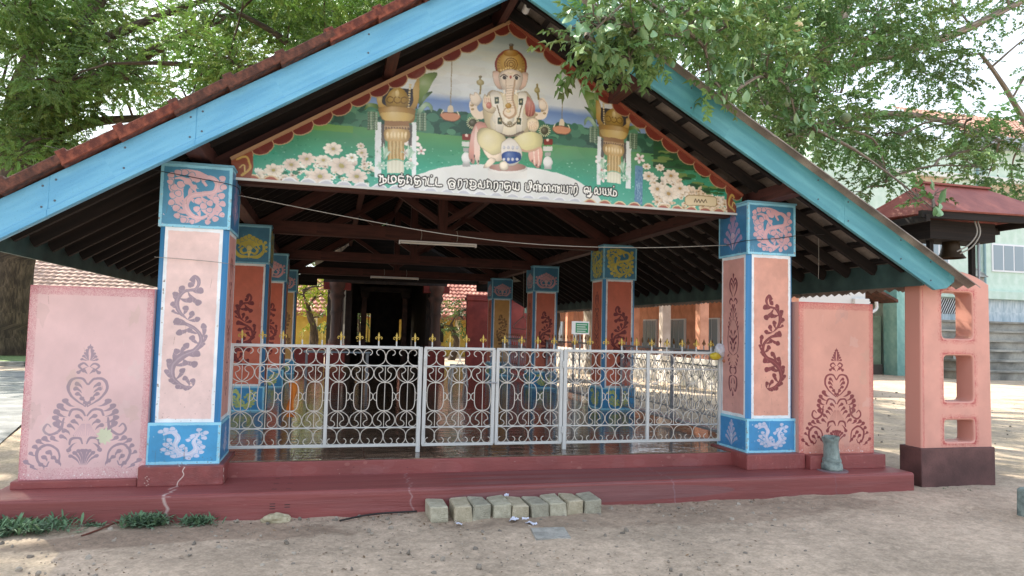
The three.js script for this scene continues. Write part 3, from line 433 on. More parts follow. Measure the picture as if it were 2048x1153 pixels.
const bannerTex = (() => {
  const W = 2046, H = 738, c = cv(W, H), x = c.getContext('2d'), R = rng(12);
  const sky = x.createLinearGradient(0, 0, 0, 470); [[0, '#587682'], [0.2, '#8a9a98'], [0.38, '#bcc4be'], [0.58, '#dce2e0'], [0.74, '#d2dade'], [0.8, '#6f8cbc'], [0.9, '#88a2c8'], [1, '#b4c4d0']].forEach(([t, k]) => sky.addColorStop(t, k)); x.fillStyle = sky; x.fillRect(0, 0, W, 470);
  for (let i = 0; i < 40; i++) { x.globalAlpha = 0.1; E(x, 600 + R() * 800, 120 + R() * 250, 40 + R() * 120, 10 + R() * 18, ['#d9c79a', '#9aa6a4', '#e2dcc8'][i % 3]); } x.globalAlpha = 1;
  // woods, lawn
  x.fillStyle = '#3a6450'; x.fillRect(0, 425, W, 130); for (let i = 0; i < 420; i++) E(x, R() * W, 420 + R() * 110, 12 + R() * 22, 9 + R() * 16, ['#2f5844', '#3a6c54', '#4a7c62', '#2a4e3e', '#568a6a'][Math.floor(R() * 5)]);
  const lawn = x.createLinearGradient(0, 500, 0, 738); [[0, '#5f9456'], [0.25, '#468c64'], [0.6, '#3a9a80'], [1, '#5aae9a']].forEach(([t, k]) => lawn.addColorStop(t, k)); x.fillStyle = lawn; x.fillRect(0, 505, W, 240); x.fillStyle = 'rgba(120,160,60,.5)'; x.fillRect(0, 505, 420, 26);
  x.fillStyle = '#2e5236'; x.fillRect(1620, 430, 430, 130); for (let i = 0; i < 160; i++) E(x, 1640 + R() * 400, 440 + R() * 220, 12 + R() * 24, 4 + R() * 6, ['#2b5a34', '#3c6e3e', '#6f8a4c', '#244a2c'][Math.floor(R() * 4)]);
  for (let i = 0; i < 900; i++) { const px = R() * W, py = 560 + R() * 170; x.fillStyle = ['rgba(210,235,220,.7)', 'rgba(120,200,160,.6)', 'rgba(20,110,80,.6)'][i % 3]; x.fillRect(px, py, 2 + R() * 5, 1 + R() * 3); }
  // white terrace under the figure
  blob(x, [[560, 738], [700, 650], [860, 612], [1120, 606], [1290, 640], [1400, 720], [1400, 760], [560, 760]], '#dbdeda');
  // flowers of both wings
  const fl = [['#e4ddcc', '#b9a05a'], ['#eef0e6', '#a9a060'], ['#dccfc0', '#8f6a4c']];
  for (let i = 0; i < 90; i++) { const u = R(), px = 90 + u * 400, py = 735 - R() * (35 + 125 * u * (0.5 + R() * 0.5)); flower(x, px, py, 6 + R() * 12, fl[i % 3][0], fl[i % 3][1], 7, 0.55 + R() * 0.3, R() * 3); if (i % 2) cupFlower(x, px - 16 + R() * 30, py - 8, 10 + R() * 16, fl[i % 3][0], (R() - 0.5) * 2); if (i % 3 === 0) { x.globalAlpha = 0.8; E(x, px + 14, py + 8, 8 + R() * 9, 4 + R() * 4, ['#1f6a4c', '#2f7f58', '#3c8a5e'][i % 3]); x.globalAlpha = 1; } }
  for (const [a, b, r] of [[352, 596, 36], [320, 640, 30], [385, 655, 48], [262, 640, 34], [150, 690, 34], [210, 665, 32], [455, 600, 22], [450, 575, 16], [420, 622, 24], [440, 690, 40], [310, 700, 44]]) flower(x, a, b, r, fl[(a + b) % 3][0], fl[1][1], 8, 0.72, a);
  for (let i = 0; i < 110; i++) { const u = R(), px = 1960 - u * 340, py = 720 - R() * (30 + 130 * u * (0.5 + R() * 0.5)); flower(x, px, py, 8 + R() * 15, ['#e2cdb2', '#eadfcf', '#d6bfa0'][i % 3], '#a07a4a', 5 + (i % 4), 0.45 + R() * 0.4, R() * 3); if (i % 2) cupFlower(x, px - 16 + R() * 30, py - 8, 10 + R() * 16, ['#e2cdb2', '#eadfcf', '#d6bfa0'][i % 3], (R() - 0.5) * 2); }
  for (const [a, b, r] of [[1700, 590, 38], [1640, 650, 40], [1690, 665, 46], [1600, 600, 30], [1740, 640, 34], [1800, 690, 34], [1650, 560, 22], [1590, 560, 20]]) flower(x, a, b, r, '#e6d8c4', '#a9884a', 8, 0.72, a);
  x.fillStyle = '#5d87a8'; x.fillRect(1540, 560, 34, 160); for (let i = 0; i < 60; i++) { x.fillStyle = ['#8fb3c8', '#3f6f94'][i % 2]; x.fillRect(1540 + R() * 32, 570 + R() * 150, 3, 8); }
  for (const [a, b, r] of [[640, 545, 34], [610, 590, 28], [672, 575, 20], [640, 620, 26], [1395, 590, 24], [1390, 550, 26], [1400, 620, 22], [1560, 530, 24]]) flower(x, a, b, r, '#e9dfda', '#b07a70', 5, 0.9, a);
  // hanging lamps
  for (const [a, y0, y1] of [[779, 190, 420], [1225, 240, 430]]) { stroke(x, [[a, y0], [a, (y0 + y1) / 2], [a, y1]], 2.5, '#8d7c5a'); blob(x, [[a - 6, y1 - 30], [a + 6, y1 - 30], [a + 10, y1], [a - 10, y1]], '#d8cbb0'); blob(x, [[a - 38, y1 + 8], [a, y1 - 2], [a + 38, y1 + 8], [a + 26, y1 + 26], [a - 26, y1 + 26]], '#c98f6c', '#7a5038'); stroke(x, [[a - 28, y1 - 8], [a - 34, y1 + 4]], 4, '#f0e2c0'); stroke(x, [[a + 26, y1 - 8], [a + 32, y1 + 4]], 4, '#f0e2c0'); }
  SOFT = true; x.save(); x.transform(0.392, -0.03, 0.01, 0.4, 382, 281); goldenColumn(x); x.restore();
  x.save(); x.transform(-0.375, -0.02, 0.0, 0.375, 1629, 274); goldenColumn(x); x.restore();
  x.save(); x.transform(0.491, -0.045, 0.012, 0.485, 733, 121); seatedDeity(x); x.restore(); SOFT = false;
  // scalloped valance along both slopes and the foot
  const apex = [1005, 34], L = [4, 662], Rr = [2029, 651];
  for (const [p, q, n, col] of [[L, apex, 15, '#6a2a20'], [apex, Rr, 14, '#7a382c']]) {
    for (let i = 0; i < n; i++) {
      const a = [p[0] + ((q[0] - p[0]) * i) / n, p[1] + ((q[1] - p[1]) * i) / n], b = [p[0] + ((q[0] - p[0]) * (i + 1)) / n, p[1] + ((q[1] - p[1]) * (i + 1)) / n], dx = b[0] - a[0], dy = b[1] - a[1], l = Math.hypot(dx, dy), nx = -dy / l, ny = dx / l;
      x.fillStyle = col; x.strokeStyle = '#b59a74'; x.lineWidth = 4; x.beginPath(); x.moveTo(a[0] - nx * 30, a[1] - ny * 30); x.lineTo(a[0] + nx * 16, a[1] + ny * 16); x.bezierCurveTo(a[0] + dx * 0.15 + nx * 44, a[1] + dy * 0.15 + ny * 44, b[0] - dx * 0.15 + nx * 44, b[1] - dy * 0.15 + ny * 44, b[0] + nx * 16, b[1] + ny * 16); x.lineTo(b[0] - nx * 30, b[1] - ny * 30); x.fill(); x.stroke();
    }
  }
  for (let i = 0; i < 31; i++) { const px = 48 + i * 63.5, k = i < 2 || i > 19; x.fillStyle = k ? '#a5604e' : '#c3c6cc'; x.strokeStyle = k ? '#d8c49c' : '#e4e6e6'; x.lineWidth = 5; x.beginPath(); x.arc(px + 31, 742, 30, Math.PI, 0); x.fill(); x.stroke(); }
  for (const [cx, s] of [[36, 1], [2000, -1]]) { blob(x, [[cx - 36, 640], [cx + 30 * s, 620], [cx + 44 * s, 660], [cx + 30 * s, 738], [cx - 36 * s, 738]], '#8a4a34'); stroke(x, [[cx - 10, 660], [cx + 20 * s, 650], [cx + 34 * s, 690], [cx + 8 * s, 716]], 8, '#c4a55c'); stroke(x, [[cx, 690], [cx + 14 * s, 680], [cx + 18 * s, 700]], 5, '#d8c07c'); }
  // maker's ribbon
  blob(x, [[1768, 672], [1850, 664], [1905, 668], [1905, 700], [1840, 704], [1768, 702]], '#d6c6a2', '#8f7a50'); stroke(x, [[1806, 692], [1812, 678], [1818, 692], [1826, 680], [1832, 692], [1840, 680], [1848, 690], [1856, 678], [1864, 690]], 3, '#4a3a24');
  titleLine(x, 520, 706, 1466, 690, 27);
  for (let i = 0; i < 70; i++) { x.globalAlpha = 0.07; x.fillStyle = ['#d8d4c8', '#8f8a7c'][i % 2]; const a = R() * W, b = R() * H; x.beginPath(); for (let k = 0; k < 12; k++) { const t = (k / 12) * 6.28, q = (10 + R() * 60) * (0.5 + R() * 0.6); x.lineTo(a + q * 1.6 * Math.cos(t), b + q * Math.sin(t)); } x.fill(); } x.globalAlpha = 1;
  warp(c, 1.6, 18, 6, 2.4); grain(c, 0.05, 14, 5);
  const c2 = cv(1280, 462); c2.getContext('2d').drawImage(c, 0, 0, 1280, 462); return texOf(c2);
})();
// ---------------------------------------------------------------- the open hall
const hall = thing('temple_hall', 'open pillared temple hall with a blue-edged tiled gable roof and maroon steps', 'temple hall');
// painted cement: maroon with scuffs, chips and hairline cracks
const maroonTex = (seed, draw) => { const t = canvasTex(1024, 256, seed, 0.09, 9, (x, w, h) => {
  const R = rng(seed); x.fillStyle = '#874744'; x.fillRect(0, 0, w, h);
  for (let i = 0; i < 90; i++) { x.globalAlpha = 0.1; E(x, R() * w, R() * h, 8 + R() * 40, 5 + R() * 18, ['#9a6258', '#743638', '#a58680'][i % 3]); } x.globalAlpha = 1;
  for (let i = 0; i < 60; i++) { x.fillStyle = ['#b79a90', '#a88078', '#4e2226'][i % 3]; x.globalAlpha = 0.6; x.fillRect(R() * w, R() * h, 1 + R() * 5, 1 + R() * 2); } x.globalAlpha = 1;
  draw?.(x, w, h, R);
}); t.wrapS = t.wrapT = THREE.RepeatWrapping; return t; };
const crackLine = (x, px, h, col, w) => { const pts = []; for (let i = 0; i <= 6; i++) pts.push([px + (hash(i, px | 0, 3) - 0.5) * 3 + i * 0.9, (i / 6) * h]); stroke(x, pts, w, col); };
const faceMap = (g, w, h, x0 = 0, y0 = 0) => { const uv = metreUV(g).attributes.uv; for (let i = 0; i < uv.count; i++) uv.setXY(i, (uv.getX(i) - x0) / w, (uv.getY(i) - y0) / h); return g; };
const stepFront = maroonTex(71, (x, w, h) => { crackLine(x, 158, h, '#b59a92', 3); crackLine(x, 392, h, '#a07a78', 1.6); crackLine(x, 690, h, '#967074', 1.2); crackLine(x, 905, h, '#84555a', 1); for (let i = 0; i < 5; i++) { x.fillStyle = '#2c2022'; x.fillRect(255 + (i % 2) * 14, 110 + i * 12, 5, 8); } x.globalAlpha = 0.35; E(x, 600, 130, 170, 90, '#76666a'); x.globalAlpha = 1; });
const plainMaroon = maroonTex(72, (x, w, h) => { x.globalAlpha = 0.5; for (let i = 0; i < 30; i++) E(x, hash(i, 1, 5) * w, hash(i, 2, 5) * h, 3 + hash(i, 3, 5) * 7, 2 + hash(i, 4, 5) * 5, '#a8746a'); x.globalAlpha = 1; });
const blockTex = maroonTex(73, (x, w, h) => { stroke(x, [[560, 0], [530, 60], [545, 110], [480, 200], [470, 256]], 12, '#cdb8ae'); for (let i = 0; i < 8; i++) E(x, 90 + hash(i, 3, 9) * 60, 120 + i * 16, 9, 5, '#c8aaa0'); });
M.maroon = std({ map: plainMaroon, roughness: 0.5, bumpMap: wallBump, bumpScale: 0.003 });
M.maroonStep = std({ map: stepFront, roughness: 0.5, bumpMap: wallBump, bumpScale: 0.003 });
M.maroonBlock = std({ map: blockTex, roughness: 0.42, bumpMap: wallBump, bumpScale: 0.003 });
// polished floor: brown figured stone
M.floor = (() => {
  const map = dataTex(1024, (u, v) => { const a = fbm(u * 5, v * 14, 81, 0, 6), b = fbm(u * 40, v * 60, 82, 0, 3), s = Math.abs(Math.sin((a * 9 + u * 2) * 3.1)); const f = 0.55 + 0.5 * (a - 0.5) + 0.3 * (b - 0.5) + 0.2 * s; return [clampB(136 * f + 20), clampB(112 * f + 17), clampB(92 * f + 15)]; }, true);
  const bump = dataTex(512, (u, v) => { const f = 255 * fbm(u * 7, v * 26, 84, 0, 4); return [f, f, f]; });
  return std({ map, roughness: 0.07, bumpMap: bump, bumpScale: 0.0028 });
})();
const FL = 0.347, ZF = -6.52, BAY = 4.05, PW = 0.55, XL = -1.17, XR = 4.44;
mesh('front_step', faceMap(rbox(-2.5, 5.82, -0.35, 0.21, -7.9, -6.09, 0.03), 8.32, 0.21, -2.5, 0), M.maroonStep, hall);
mesh('side_step', faceMap(box(4.86, 5.5, -0.3, 0.205, -23.5, -7.9), 4, 0.8), M.maroon, hall);
mesh('side_step', faceMap(box(-2.2, -1.6, -0.3, 0.205, -23.5, -7.9), 4, 0.8), M.maroon, hall);
mesh('floor_edge', faceMap(rbox(-1.6, 4.86, 0.0, FL - 0.008, -23.5, -6.71, 0.012), 3.2, 0.8), M.maroon, hall);
{ const tiles = part('floor', hall), R = rng(8); const geos = new Map();            // floor slabs, joints open by 4 mm
  const zs = []; for (let z = -6.715; z > -13; z -= 0.62) zs.push(z);
  for (const z of zs) for (let i = 0; i < 10; i++) {
    const w = 6.44 / 10, g = box(-1.59 + i * w + 0.002, -1.59 + (i + 1) * w - 0.002, FL - 0.0075, FL + (R() - 0.5) * 0.001, z - 0.616, z); metreUV(g, 0.62);
    const uv = g.attributes.uv, ox = R(), oy = R(); for (let k = 0; k < uv.count; k++) uv.setXY(k, uv.getX(k) + ox, uv.getY(k) + oy); mesh('floor_slab', g, M.floor, tiles);
  }
  mesh('floor_slabs_beyond', metreUV(box(-1.59, 4.85, FL - 0.0075, FL, -23.5, zs[zs.length - 1] - 0.622), 0.62), M.floor, tiles).userData.kind = 'stuff';
}
mesh('pedestal', faceMap(rbox(-1.49, -0.83, 0.205, 0.372, -7.15, -6.42, 0.014), 0.66, 0.167, -1.49, 0.205), M.maroonBlock, hall);
mesh('pedestal', faceMap(rbox(4.1, 4.78, 0.205, 0.366, -7.15, -6.42, 0.014), 0.9, 0.6), M.maroon, hall);
mesh('wall_footing', faceMap(rbox(-2.41, -1.495, 0.205, 0.272, -6.75, -6.455, 0.012), 1.4, 0.5), M.maroon, hall);
mesh('wall_footing', faceMap(rbox(4.785, 5.70, 0.205, 0.352, -6.75, -6.35, 0.012), 1.4, 0.6), M.maroon, hall);

// pillars ---------------------------------------------------------------------
const shaftGeo = (w, y0, y1, c) => {                                     // faces +z, +x, -z, -x in groups 0..3, chamfers in group 4
  const h = w / 2, P = [], N = [], U = [], I = [], g = new THREE.BufferGeometry();
  const quad = (a, b, n, grp) => { const k = P.length / 3; P.push(a[0], y0, a[1], b[0], y0, b[1], b[0], y1, b[1], a[0], y1, a[1]); for (let i = 0; i < 4; i++) N.push(n[0], 0, n[1]); U.push(0, 0, 1, 0, 1, 1, 0, 1); g.addGroup(I.length, 6, grp); I.push(k, k + 1, k + 2, k, k + 2, k + 3); };
  const q = h - c, s = Math.SQRT1_2;
  quad([-q, h], [q, h], [0, 1], 0); quad([h, q], [h, -q], [1, 0], 1); quad([q, -h], [-q, -h], [0, -1], 2); quad([-h, -q], [-h, q], [-1, 0], 3);
  quad([q, h], [h, q], [s, s], 4); quad([h, -q], [q, -h], [s, -s], 4); quad([-q, -h], [-h, -q], [-s, -s], 4); quad([-h, q], [-q, h], [-s, s], 4);
  g.setIndex(I); g.setAttribute('position', new THREE.Float32BufferAttribute(P, 3)); g.setAttribute('normal', new THREE.Float32BufferAttribute(N, 3)); g.setAttribute('uv', new THREE.Float32BufferAttribute(U, 2)); return g;
};
const PM = (map) => withMap(map, 0.45, { bumpScale: 0.001 });
const blueTrim = PM(canvasTex(64, 64, 90, 0.05, 4, (x) => { x.fillStyle = '#3d88bd'; x.fillRect(0, 0, 64, 64); }));
const topMat = paint(0x6fa8c0, 0.6);
const T = {
  shaftL: PM(shaftTex('#e6c9c2', '#9a8892', '#c0acb0', true, 'vine', 101)), shaftR: PM(shaftTex('#d69c88', '#742a2e', '#a35a54', false, 'vine', 102)), shaftRin: PM(shaftTex('#d29c92', '#6a2638', '#9a5a5c', false, 'candelabrum', 103)), shaftLin: PM(shaftTex('#d8a096', '#74262c', '#9a5a5c', false, 'candelabrum', 104)),
  capL: PM(squareTex('#4a90b2', '#d8b2b8', '#e8cccc', 'scroll', 105)), capR: PM(squareTex('#4385a8', '#d2a6ae', '#e0bec0', 'scroll', 106)), capIn: PM(squareTex('#3a78a4', '#a08cae', '#c0a8bc', 'flame', 107)),
  baseL: PM(squareTex('#4299c8', '#c3c9dc', '#dde2ea', 'base', 108, 256, 164)), baseR: PM(squareTex('#3b8abb', '#b9bcd0', '#d6d8e2', 'base', 109, 256, 164)), baseIn: PM(squareTex('#3b86bc', '#a9acc8', '#c6c8da', 'flame', 110, 256, 164)),
  shaft2: PM(shaftTex('#cc6e56', '#702428', '#a04c42', true, 'vine', 111)), shaft2b: PM(shaftTex('#cc6e56', '#702428', '#a04c42', false, 'vine', 112)), shaft2in: PM(shaftTex('#cc6e56', '#702432', '#96443c', false, 'candelabrum', 113)), shaftTan: PM(shaftTex('#c89a58', '#7a5428', '#d8b87c', false, 'vine', 118)),
  cap2: PM(squareTex('#4385a8', '#ccc45c', '#e0d880', 'palmette', 114)), cap2s: PM(squareTex('#4385a8', '#ccc45c', '#e0d880', 'scroll', 115)), cap3: PM(squareTex('#4385a8', '#d2a6ae', '#e0bec0', 'palmette', 116)),
  base2: PM(squareTex('#3b8abb', '#b4be6c', '#d0d690', 'base', 117, 256, 164)),
};
function pillar(cx, zf, y0, set, top = 2.95) {
  const p = part('pillar', hall); p.position.set(cx, 0, zf - PW / 2);
  const bm = [set.bs, set.bs, topMat, topMat, set.b, set.b], cm = [set.cs, set.cs, topMat, topMat, set.c, set.c];
  const b = new THREE.BoxGeometry(PW + 0.03, 0.345, PW + 0.03); b.translate(0, y0 + 0.1725, 0); mesh('base', b, bm, p);
  mesh('shaft', shaftGeo(PW, y0 + 0.345, top - 0.54, 0.045), [set.s, set.ss, set.s, set.ss, set.trim], p);
  const c = new THREE.BoxGeometry(PW + 0.02, 0.54, PW + 0.02); c.translate(0, top - 0.27, 0); mesh('capital', c, cm, p);
  mesh('capital_slab', rbox(-PW / 2 - 0.022, PW / 2 + 0.022, top, top + 0.022, -PW / 2 - 0.022, PW / 2 + 0.022, 0.006), topMat, p);
  return p;
}
pillar(XL, ZF, 0.372, { s: T.shaftL, ss: T.shaftLin, c: T.capL, cs: T.capIn, b: T.baseL, bs: T.baseIn, trim: blueTrim }, 2.905);
pillar(XR, ZF, 0.366, { s: T.shaftR, ss: T.shaftRin, c: T.capR, cs: T.capIn, b: T.baseR, bs: T.baseIn, trim: blueTrim });
for (let k = 1; k < 4; k++) for (const s of [-1, 1]) pillar(s < 0 ? XL : XR, ZF - BAY * k, FL, { s: k === 3 ? T.shaftTan : s < 0 ? T.shaft2 : T.shaft2b, ss: T.shaft2in, c: k === 1 ? (s < 0 ? T.cap2 : T.cap2s) : T.cap3, cs: k === 1 ? T.cap2s : T.cap3, b: T.base2, bs: T.base2, trim: blueTrim });

// low side walls ----------------------------------------------------------------
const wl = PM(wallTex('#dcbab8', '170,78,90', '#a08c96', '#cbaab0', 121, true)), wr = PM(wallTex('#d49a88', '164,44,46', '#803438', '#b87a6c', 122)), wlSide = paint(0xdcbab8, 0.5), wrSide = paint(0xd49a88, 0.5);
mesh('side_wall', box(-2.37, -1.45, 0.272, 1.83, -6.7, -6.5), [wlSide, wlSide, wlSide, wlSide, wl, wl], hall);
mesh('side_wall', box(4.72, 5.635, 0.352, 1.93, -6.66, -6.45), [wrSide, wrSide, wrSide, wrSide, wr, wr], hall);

// roof ------------------------------------------------------------------------------
const RX = 1.522, RY = 4.579, SL = 0.6233, SR = 0.5594, ZB = -21.6;
const lowL = (x) => RY - SL * (RX - x), lowR = (x) => RY - SR * (x - RX);     // lower edge of the verge boards
const deckL = (x) => lowL(x) + 0.285, deckR = (x) => lowR(x) + 0.285;
const slab = (pts, z0, z1) => { const g = new THREE.ExtrudeGeometry(new THREE.Shape(pts.map((p) => new THREE.Vector2(...p))), { depth: z1 - z0, bevelEnabled: true, bevelSize: 0.004, bevelThickness: 0.004, bevelSegments: 1 }); g.translate(0, 0, z0); return metreUV(g); };
const along = (g, s) => { const uv = g.attributes.uv, c = 1 / Math.hypot(1, s), d = s * c; for (let i = 0; i < uv.count; i++) { const a = uv.getX(i), b = uv.getY(i); uv.setXY(i, (a * c + b * d) * 0.7, (b * c - a * d) * 0.7); } return g; };
const nail = (x, y) => { const g = new THREE.CylinderGeometry(0.008, 0.009, 0.004, 8); g.rotateX(Math.PI / 2); g.translate(x, y, -5.979); return g; };
M.nail = std({ color: 0x54606a, roughness: 0.6, metalness: 0.4 });
{
  const vb = part('verge_board', hall); let xs = [-3.05, -2.1, -1.1, RX - 0.002];
  for (let i = 0; i < 3; i++) { const a = xs[i] + (i ? 0.003 : 0), b = xs[i + 1] - 0.003; mesh('board', along(slab([[a, lowL(a)], [b, lowL(b)], [b, lowL(b) + 0.31], [a, lowL(a) + 0.31]], -6.02, -5.985), SL), M.boardBlue, vb); mesh('bead', along(slab([[a, lowL(a) + 0.004], [b, lowL(b) + 0.004], [b, lowL(b) + 0.05], [a, lowL(a) + 0.05]], -5.979, -5.966), SL), M.boardBlue, vb); for (const q of [a + 0.04, b - 0.04, (a + b) / 2]) for (const e of [0.1, 0.26]) mesh('nail_head', nail(q, lowL(q) + e), M.nail, vb); }
  const vr = part('verge_board', hall); xs = [RX + 0.002, 4.9, 6.235];
  for (let i = 0; i < 2; i++) {
    const a = xs[i] + (i ? 0.003 : 0), b = xs[i + 1] - 0.003;
    mesh('board', along(slab(i ? [[a, lowR(a)], [5.99, lowR(5.99)], [6.13, 2.1], [6.225, 2.17], [6.235, lowR(6.235) + 0.31], [a, lowR(a) + 0.31]] : [[a, lowR(a)], [b, lowR(b)], [b, lowR(b) + 0.31], [a, lowR(a) + 0.31]], -6.02, -5.985), -SR), M.boardTeal, vr);
    for (const q of [a + 0.04, b - 0.3, (a + b) / 2]) for (const e of [0.06, 0.25]) mesh('nail_head', nail(q, lowR(q) + e), M.nail, vr);
  }
}
mesh('eave_board', metreUV(box(-2.62, -2.59, 2.09, 2.3, ZB, -6.03)), M.eaveGreen, hall);
mesh('eave_board', metreUV(box(5.87, 5.9, 2.12, 2.38, ZB, -6.03)), M.eaveGreen, hall);
{
  const up = (s) => V(-s, 1, 0).normalize();
  for (let z = -6.2, k = 0; z > ZB + 0.1; z -= 0.42, k++) {
    const o = 0.075;
    mesh('rafter', beam(V(-2.58, deckL(-2.58) - o, z), V(RX - 0.04, deckL(RX - 0.04) - o, z), 0.05, 0.11, up(SL)), M.darkWood, hall);
    mesh('rafter', beam(V(RX + 0.04, deckR(RX + 0.04) - o - 0.045, z - 0.05), V(5.86, deckR(5.86) - o - 0.045, z - 0.05), 0.05, 0.11, up(-SR)), M.darkWood, hall);
  }
  for (let i = 0; i < 15; i++) { const x = RX + 0.12 + i * 0.3; mesh('batten', beam(V(x, deckR(x) - 0.028, ZB), V(x, deckR(x) - 0.028, -6.03), 0.05, 0.05, up(-SR)), M.darkWood, hall); }
  for (let i = 0; i < 14; i++) { const x = RX - 0.15 - i * 0.3; mesh('batten', beam(V(x, deckL(x) - 0.006, ZB), V(x, deckL(x) - 0.006, -6.03), 0.04, 0.024, up(SL)), M.darkWood, hall); }
  // clay tiles of the left slope: two columns along the verge one by one, the field behind as one sheet
  const tr = part('tile_roof', hall), R = rng(31), ang = Math.atan(SL), n = 11, len = 0.45 * Math.cos(ang);
  const tile = (w) => { const s = new THREE.Shape([[-0.26, -0.012], [0.24, 0.01], [0.24, 0.032], [-0.21, 0.03], [-0.215, 0.058], [-0.26, 0.058]].map((p) => new THREE.Vector2(...p))); const g = new THREE.ExtrudeGeometry(s, { depth: w, bevelEnabled: true, bevelSize: 0.003, bevelThickness: 0.003, bevelSegments: 1 }); return metreUV(g, 3); };
  const verge = (() => { const s = new THREE.Shape([[-0.25, 0], [0.25, 0.03], [0.25, 0.085], [-0.185, 0.075], [-0.19, 0.105], [-0.25, 0.108]].map((p) => new THREE.Vector2(...p))); const g = new THREE.ExtrudeGeometry(s, { depth: 0.13, bevelEnabled: true, bevelSize: 0.008, bevelThickness: 0.008, bevelSegments: 1 }); return metreUV(g, 3); })();
  const tg = tile(0.235);
  for (let i = 0; i < n; i++) {
    const x = RX - 0.12 - (i + 0.35) * len;
    const put = (name, g, z, dy, mat) => { const m = mesh(name, g, mat, tr); m.position.set(x + (R() - 0.5) * 0.012, deckL(x) + dy + (R() - 0.5) * 0.01, z + (R() - 0.5) * 0.012); m.rotation.z = ang + (R() - 0.5) * 0.025; m.rotation.y = (R() - 0.5) * 0.02; };
    put('verge_tile', verge, -6.04, 0.035, R() < 0.4 ? M.clayDark : M.clay);
    for (let c = 0; c < 4; c++) put('roof_tile', tg, -6.31 - c * 0.245, 0.04, R() < 0.5 ? M.clayDark : M.clay);
  }
  { const x = RX - 0.12 - (n + 0.35) * len, m = mesh('verge_tile', verge, M.clay, tr); m.position.set(x, deckL(x) + 0.035, -6.04); m.rotation.z = ang; }
  const P = [], I = []; let k = 0;
  for (let i = 0; i < n; i++) { const x = RX - 0.12 - (i + 0.35) * len; for (let c = 0; c < 62; c++) { const z = -7.3 - c * 0.23, a = [x + 0.24, deckL(x + 0.24) + 0.045], b = [x - 0.26, deckL(x - 0.26) + 0.08]; P.push(a[0], a[1], z, a[0], a[1], z + 0.225, b[0], b[1], z + 0.225, b[0], b[1], z, b[0], b[1] - 0.06, z + 0.225, b[0], b[1] - 0.06, z); I.push(k, k + 2, k + 1, k, k + 3, k + 2, k + 3, k + 4, k + 2, k + 3, k + 5, k + 4); k += 6; } }
  const f = new THREE.BufferGeometry(); f.setIndex(I); f.setAttribute('position', new THREE.Float32BufferAttribute(P, 3)); f.computeVertexNormals(); mesh('tile_field', metreUV(f, 2), M.clay, tr).userData.kind = 'stuff';
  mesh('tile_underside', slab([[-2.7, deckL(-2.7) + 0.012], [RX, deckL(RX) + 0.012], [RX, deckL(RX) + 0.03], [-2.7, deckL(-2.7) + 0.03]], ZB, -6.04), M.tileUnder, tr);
  mesh('ridge_cap', (() => { const g = new THREE.CylinderGeometry(0.14, 0.14, 15.6, 10, 1, false, 0, Math.PI); g.rotateZ(Math.PI / 2); g.rotateY(Math.PI / 2); g.translate(RX, deckL(RX) - 0.0, (ZB - 6) / 2); return g; })(), M.clayDark, tr);
  // corrugated fibre-cement sheets of the right slope, each its own
  const sr = part('sheet_roof', hall), ar = -Math.atan(SR), sg = (() => {
    const nx = 28, w = 1.02, L = 1.52, Pp = [], Ii = [], U = [];
    for (let s = 0; s < 2; s++) for (let i = 0; i <= nx; i++) { const z = -w / 2 + (w * i) / nx, y = 0.024 * Math.cos((z / 0.146) * 6.283) + (s ? -0.008 : 0); Pp.push(-L / 2, y, z, L / 2, y, z); U.push(0, z, L, z); }
    const o = (nx + 1) * 2; for (let i = 0; i < nx; i++) { const a = i * 2; Ii.push(a, a + 2, a + 1, a + 1, a + 2, a + 3); Ii.push(o + a, o + a + 1, o + a + 2, o + a + 1, o + a + 3, o + a + 2); Ii.push(a, o + a, a + 2, a + 2, o + a, o + a + 2); Ii.push(a + 1, a + 3, o + a + 1, o + a + 1, a + 3, o + a + 3); }
    Ii.push(0, 1, o, o, 1, o + 1); const e = nx * 2; Ii.push(e, o + e, e + 1, e + 1, o + e, o + e + 1);
    const g = new THREE.BufferGeometry(); g.setIndex(Ii); g.setAttribute('position', new THREE.Float32BufferAttribute(Pp, 3)); g.setAttribute('uv', new THREE.Float32BufferAttribute(U, 2)); const q = g.toNonIndexed(); q.computeVertexNormals(); return q;
  })();
  for (let c = 0; c < 16; c++) for (let r = 0; r < 4; r++) {
    const x = RX + 0.68 + r * 1.187, m = mesh('roof_sheet', sg, M.sheet, sr); m.position.set(x + (R() - 0.5) * 0.02, deckR(x) + 0.05 - r * 0.011 + 0.01 * (c % 2), -6.36 - c * 0.935); m.rotation.z = ar - 0.008 + (R() - 0.5) * 0.006;
  }
  // trusses
  for (let k = 0; k < 4; k++) {
    const z = ZF - PW / 2 - BAY * k - (k ? 0 : 0.12), t = part('roof_truss', hall), ya = 2.98;
    mesh('tie_beam', beam(V(XL - 0.1, k ? 2.985 : 2.9, z), V(XR + 0.1, k ? 2.985 : 2.9, z), 0.12, k ? 0.19 : 0.12), M.timber, t);
    mesh('principal_rafter', beam(V(XL - 0.2, deckL(XL - 0.2) - 0.27, z), V(RX - 0.02, deckL(RX) - 0.27, z), 0.1, 0.16, up(SL)), M.timber, t);
    mesh('principal_rafter', beam(V(XR + 0.2, deckR(XR + 0.2) - 0.27, z), V(RX + 0.02, deckR(RX) - 0.27, z), 0.1, 0.16, up(-SR)), M.timber, t);
    mesh('king_post', beam(V(1.6, 3.0, z + 0.004), V(1.6, 4.6, z + 0.004), 0.12, 0.14, V(1, 0, 0)), M.timber, t);
    mesh('strut', beam(V(1.55, 3.2, z - 0.004), V(0.45, 3.92, z - 0.004), 0.09, 0.1), M.timber, t); mesh('strut', beam(V(1.65, 3.2, z - 0.004), V(2.72, 3.92, z - 0.004), 0.09, 0.1), M.timber, t);
  }
